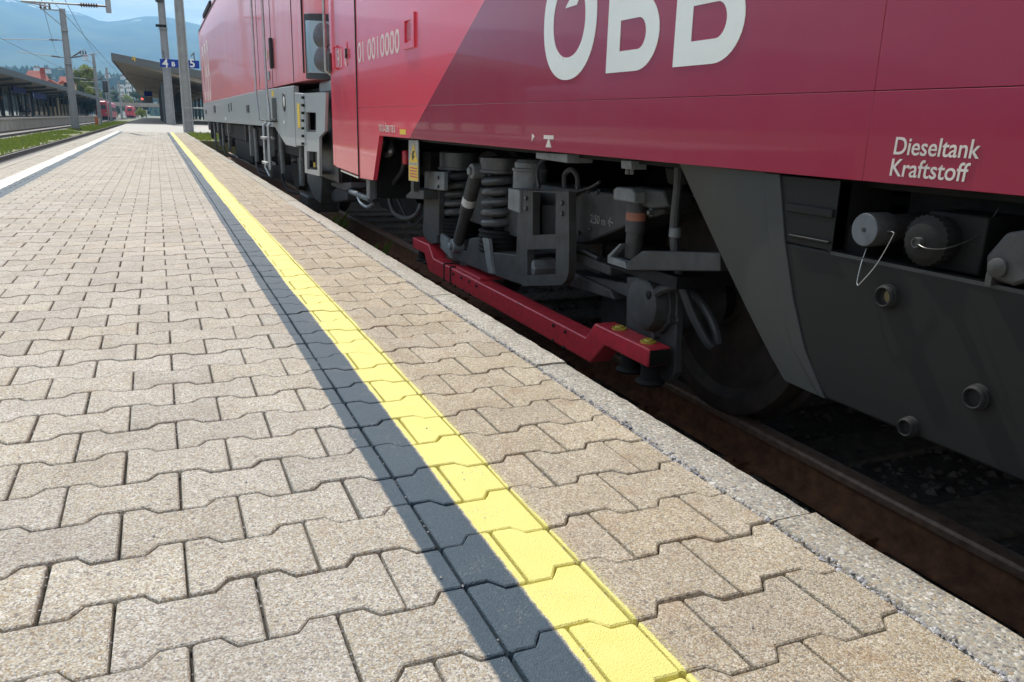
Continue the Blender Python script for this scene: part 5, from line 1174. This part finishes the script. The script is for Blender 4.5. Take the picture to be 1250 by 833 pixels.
# houses, blocks, bridge
def house(u0_, u1_, vt, y, depth, lab, dormers):
    a = onY(u0_, 110, y); b_ = onY(u1_, 110, y); zt_ = onY(u0_, vt, y).z; ze = zt_-(b_.x-a.x)*.24-2.2; x0_, x1_ = a.x, b_.x; xm_ = (x0_+x1_)/2
    h = empty('house', (xm_, y, -.8), lab, 'house')
    MB().box(x0_+.3, x1_-.3, y+.3, y+depth-.3, -.8, ze).build('wall', 'plaster', h)
    rr_ = (x1_-x0_)*.30
    MB().add([(x0_, y, ze), (x1_, y, ze), (x1_, y+depth, ze), (x0_, y+depth, ze), (x0_+rr_, y+depth*.5, zt_), (x1_-rr_, y+depth*.5, zt_)], [(0, 1, 5, 4), (1, 2, 5), (2, 3, 4, 5), (3, 0, 4), (3, 2, 1, 0)]).build('roof', 'tile_red', h, smooth=0)
    for dxx in dormers:
        xd = x0_+(x1_-x0_)*dxx; w = .85; zb = ze+.1
        d_ = MB().box(xd-w, xd+w, y+.6, y+depth*.42, zb, zb+1.4).build('dormer', 'plaster', h)
        MB().add([(xd-w-.2, y+.4, zb+1.4), (xd+w+.2, y+.4, zb+1.4), (xd+w+.2, y+depth*.45, zb+1.4), (xd-w-.2, y+depth*.45, zb+1.4), (xd, y+.4, zb+2.05), (xd, y+depth*.48, zb+2.05)], [(0, 1, 4), (1, 2, 5, 4), (2, 3, 5), (3, 0, 4, 5), (3, 2, 1, 0)]).build('dormer_roof', 'tile_red', d_, smooth=0)
        MB().box(xd-.4, xd+.4, y+.54, y+.62, zb+.3, zb+1.2).build('window', 'window_dark', d_)
    for k in range(4):
        xx = x0_+(x1_-x0_)*(.15+.22*k); MB().box(xx, xx+1.0, y+.24, y+.34, ze-2.0, ze-.5).build('window', 'window_dark', h)
    MB().box(xm_+.6, xm_+1.3, y+depth*.45, y+depth*.5, zt_-1, zt_+.5).build('chimney', 'tile_red', h)
house(18, 66, 84, 150, 9, 'house with red hipped roof and dormers behind the left canopy', (.55, .75, .92))
house(65, 90, 92, 170, 8, 'smaller red roofed house right of the dormered one', (.5, .8))
def block(u0_, u1_, vt, vb, y, lab, mat='plaster_white', fl=4, cl=5):
    a = onY(u0_, vt, y); b_ = onY(u1_, vb, y); h = empty('apartment_block', ((a.x+b_.x)/2, y, -.8), lab, 'building', 'far white buildings')
    MB().box(a.x, b_.x, y, y+12, -.8, a.z).build('wall', mat, h); MB().box(a.x-.3, b_.x+.3, y-.3, y+12.3, a.z+.001, a.z+.5).build('roof', 'roof_grey', h)
    for i in range(fl):
        for j in range(cl):
            xx = a.x+(b_.x-a.x)*(j+.25)/cl; zz = a.z-1.2-2.9*i; MB().box(xx, xx+(b_.x-a.x)*.5/cl, y-.08, y+.02, zz-1.3, zz).build('window', 'window_dark', h)
block(143, 152, 103, 118, 560, 'low white apartment block behind the masts'); block(153, 161, 98, 118, 600, 'tall narrow white block right of the low one', fl=6, cl=3); block(162, 178, 103, 120, 640, 'wide white block nearest the right canopy edge', cl=7)
for i, (u, v_) in enumerate(((44, 84), (58, 86), (104, 70), (150, 94), (131, 92))):
    p = onY(u, v_, 1000); b = empty('hill_house', (p.x, 1000, p.z-6), ['small white house on the wooded slope above the red roof', 'small white house on the slope just left of the tall mast', 'white house high on the slope above the yellow tree', 'white hill house above the low white block', 'white hill house left of the low white block'][i], 'house', 'white houses on the far slope')
    MB().box(p.x-2.6, p.x+2.6, 1000, 1008, p.z-3, p.z+1).build('wall', 'plaster_white', b)
    MB().add([(p.x-3, 999.5, p.z+1), (p.x+3, 999.5, p.z+1), (p.x+3, 1008.5, p.z+1), (p.x-3, 1008.5, p.z+1), (p.x, 999.5, p.z+3), (p.x, 1008.5, p.z+3)], [(0, 1, 4), (1, 2, 5, 4), (2, 3, 5), (3, 0, 4, 5), (3, 2, 1, 0)]).build('roof', 'tile_red', b, smooth=0)
br = empty('road_bridge', (-25, 330, -.8), 'grey concrete road bridge crossing the tracks far ahead', 'bridge')
a = onY(110, 124, 330); b_ = onY(215, 132, 330)
MB().box(a.x, b_.x, 330, 342, b_.z, a.z-1.0).build('deck', 'wall_concrete', br); MB().box(a.x, b_.x, 329.8, 330.1, a.z-1.3, a.z).build('parapet', 'wall_concrete', br)
for xx in (-38, -26, -14, 4): MB().box(xx-.6, xx+.6, 332, 340, -.8, b_.z).build('pier', 'wall_concrete', br)
for k in range(14): MB().box(a.x+2+k*2.4, a.x+2.1+k*2.4, 329.9, 330.0, a.z+.001, a.z+1.0).build('railing_post', 'mast_steel', br)

# trees
def tree(u, y, vt, wpx, mat, lab, dens=1.0, z0=-.8):
    base = onY(u, 138, y); x = base.x; zt_ = onY(u, vt, y).z; rx = wpx*y/FPX/2; r = random.Random(int(u*7+y))
    t = empty('tree', (x, y, z0), lab, 'tree', 'trees around the station'); h = zt_-z0; tb = MB(); tb.tube([(x, y, z0), (x+.1, y, z0+h*.3), (x, y+.1, z0+h*.75)], [h*.022, h*.017, h*.006], 8)
    for k in range(6):
        an = k*1.05+r.random(); zz = z0+h*r.uniform(.25, .5); tb.tube([(x, y, zz), (x+math.cos(an)*rx*.4, y+math.sin(an)*rx*.4, zz+h*.18), (x+math.cos(an)*rx*.75, y+math.sin(an)*rx*.75, zz+h*.3)], [h*.009, h*.006, h*.002], 6)
    tb.build('trunk', 'bark', t)
    b = MB(); tn = []; cl = []
    for k in range(26):
        an = r.uniform(0, 6.28); d = r.random()**.5; zz = r.uniform(.22, .97); wd = math.sin(min(1, (zz-.12)/.9)*math.pi)**.6
        cl.append((x+math.cos(an)*rx*d*wd*.85, y+math.sin(an)*rx*d*wd*.85, z0+h*zz*.98, rx*r.uniform(.22, .42), r.random()))
    for k in range(int(2600*dens)):
        c = r.choice(cl); v3 = Vector((r.gauss(0, 1), r.gauss(0, 1), r.gauss(0, .8))).normalized()*c[3]*r.uniform(.55, 1.05); q = Vector(c[:3])+v3; s = rx*.05*r.uniform(.7, 1.5)
        a_ = Vector((r.gauss(0, 1), r.gauss(0, 1), r.gauss(0, .7))).normalized(); b2_ = a_.orthogonal().normalized()*s; a_ = a_*s
        b.add([q-a_-b2_*.6, q+a_-b2_*.6, q+a_*.6+b2_, q-a_*.6+b2_], [(0, 1, 2, 3)]); tn += [c[4]]*4
    me = b.mesh('crown', 0); me.attributes.new('tone', 'FLOAT', 'POINT').data.foreach_set('value', tn); link('crown', me, mat, t)
for a_ in ((106, 210, 81, 34, 'leaf_yellow', 'yellow-green spring tree right of the tall left mast', 3.0), (116, 260, 96, 16, 'leaf_green', 'mid green tree half behind the yellow-green one'),
           (88, 300, 100, 18, 'leaf_green', 'green tree behind the tall left mast'), (143, 400, 112, 18, 'leaf_green', 'green tree in front of the low white block'), (156, 420, 115, 14, 'leaf_yellow', 'light green tree below the tall white block'),
           (168, 430, 112, 18, 'leaf_green', 'green tree below the wide white block'), (178, 380, 114, 14, 'leaf_dark', 'dark green tree at the right canopy edge'), (131, 380, 112, 15, 'leaf_green', 'green tree behind the signal'),
           (60, 340, 92, 26, 'leaf_dark', 'dark tree behind the red roofed houses'), (172, 270, 132, 11, 'leaf_yellow', 'small yellow-green bush beyond the platform end'), (140, 280, 134, 8, 'leaf_yellow', 'small bright bush under the bridge')): tree(*a_)
b = MB(); tn = []; r = random.Random(2)          # the far wooded slope
for k in range(9000):
    x = r.uniform(-700, 260); t = r.uniform(.02, .9); y = 900+600*t; z = hh(x, y, t); s = r.uniform(3, 6)
    if r.random() < .35: continue
    for q in range(3):
        an = q*2.1+r.random(); b.add([(x, y, z+s*2.4), (x+math.cos(an)*s, y+math.sin(an)*s, z-.5), (x+math.cos(an+2.1)*s, y+math.sin(an+2.1)*s, z-.5)], [(0, 1, 2)])
    tn += [r.random()]*9
me = b.mesh('forest', 0); me.attributes.new('tone', 'FLOAT', 'POINT').data.foreach_set('value', tn)
link('forest', me, 'leaf_green', label='far wooded slope behind the station', kind='stuff')

# ------------------------------------------------------------------ the hazy valley air
hm, ht, hb = newmat('haze'); ht.nodes.remove(hb)
pv = N(ht, 'ShaderNodeVolumePrincipled'); pv.inputs['Color'].default_value = (.31, .63, 1, 1); pv.inputs['Density'].default_value = 2.5e-4; pv.inputs['Anisotropy'].default_value = .5
ht.links.new(pv.outputs[0], ht.nodes['Material Output'].inputs['Volume'])
HTOP = max(v.co.z for v in bpy.data.objects['mountain'].data.vertices)+8
hz_o = MB().box(-6100, 6100, -260, 6600, -1.8, HTOP).build('haze', hm, kind='stuff', smooth=0)
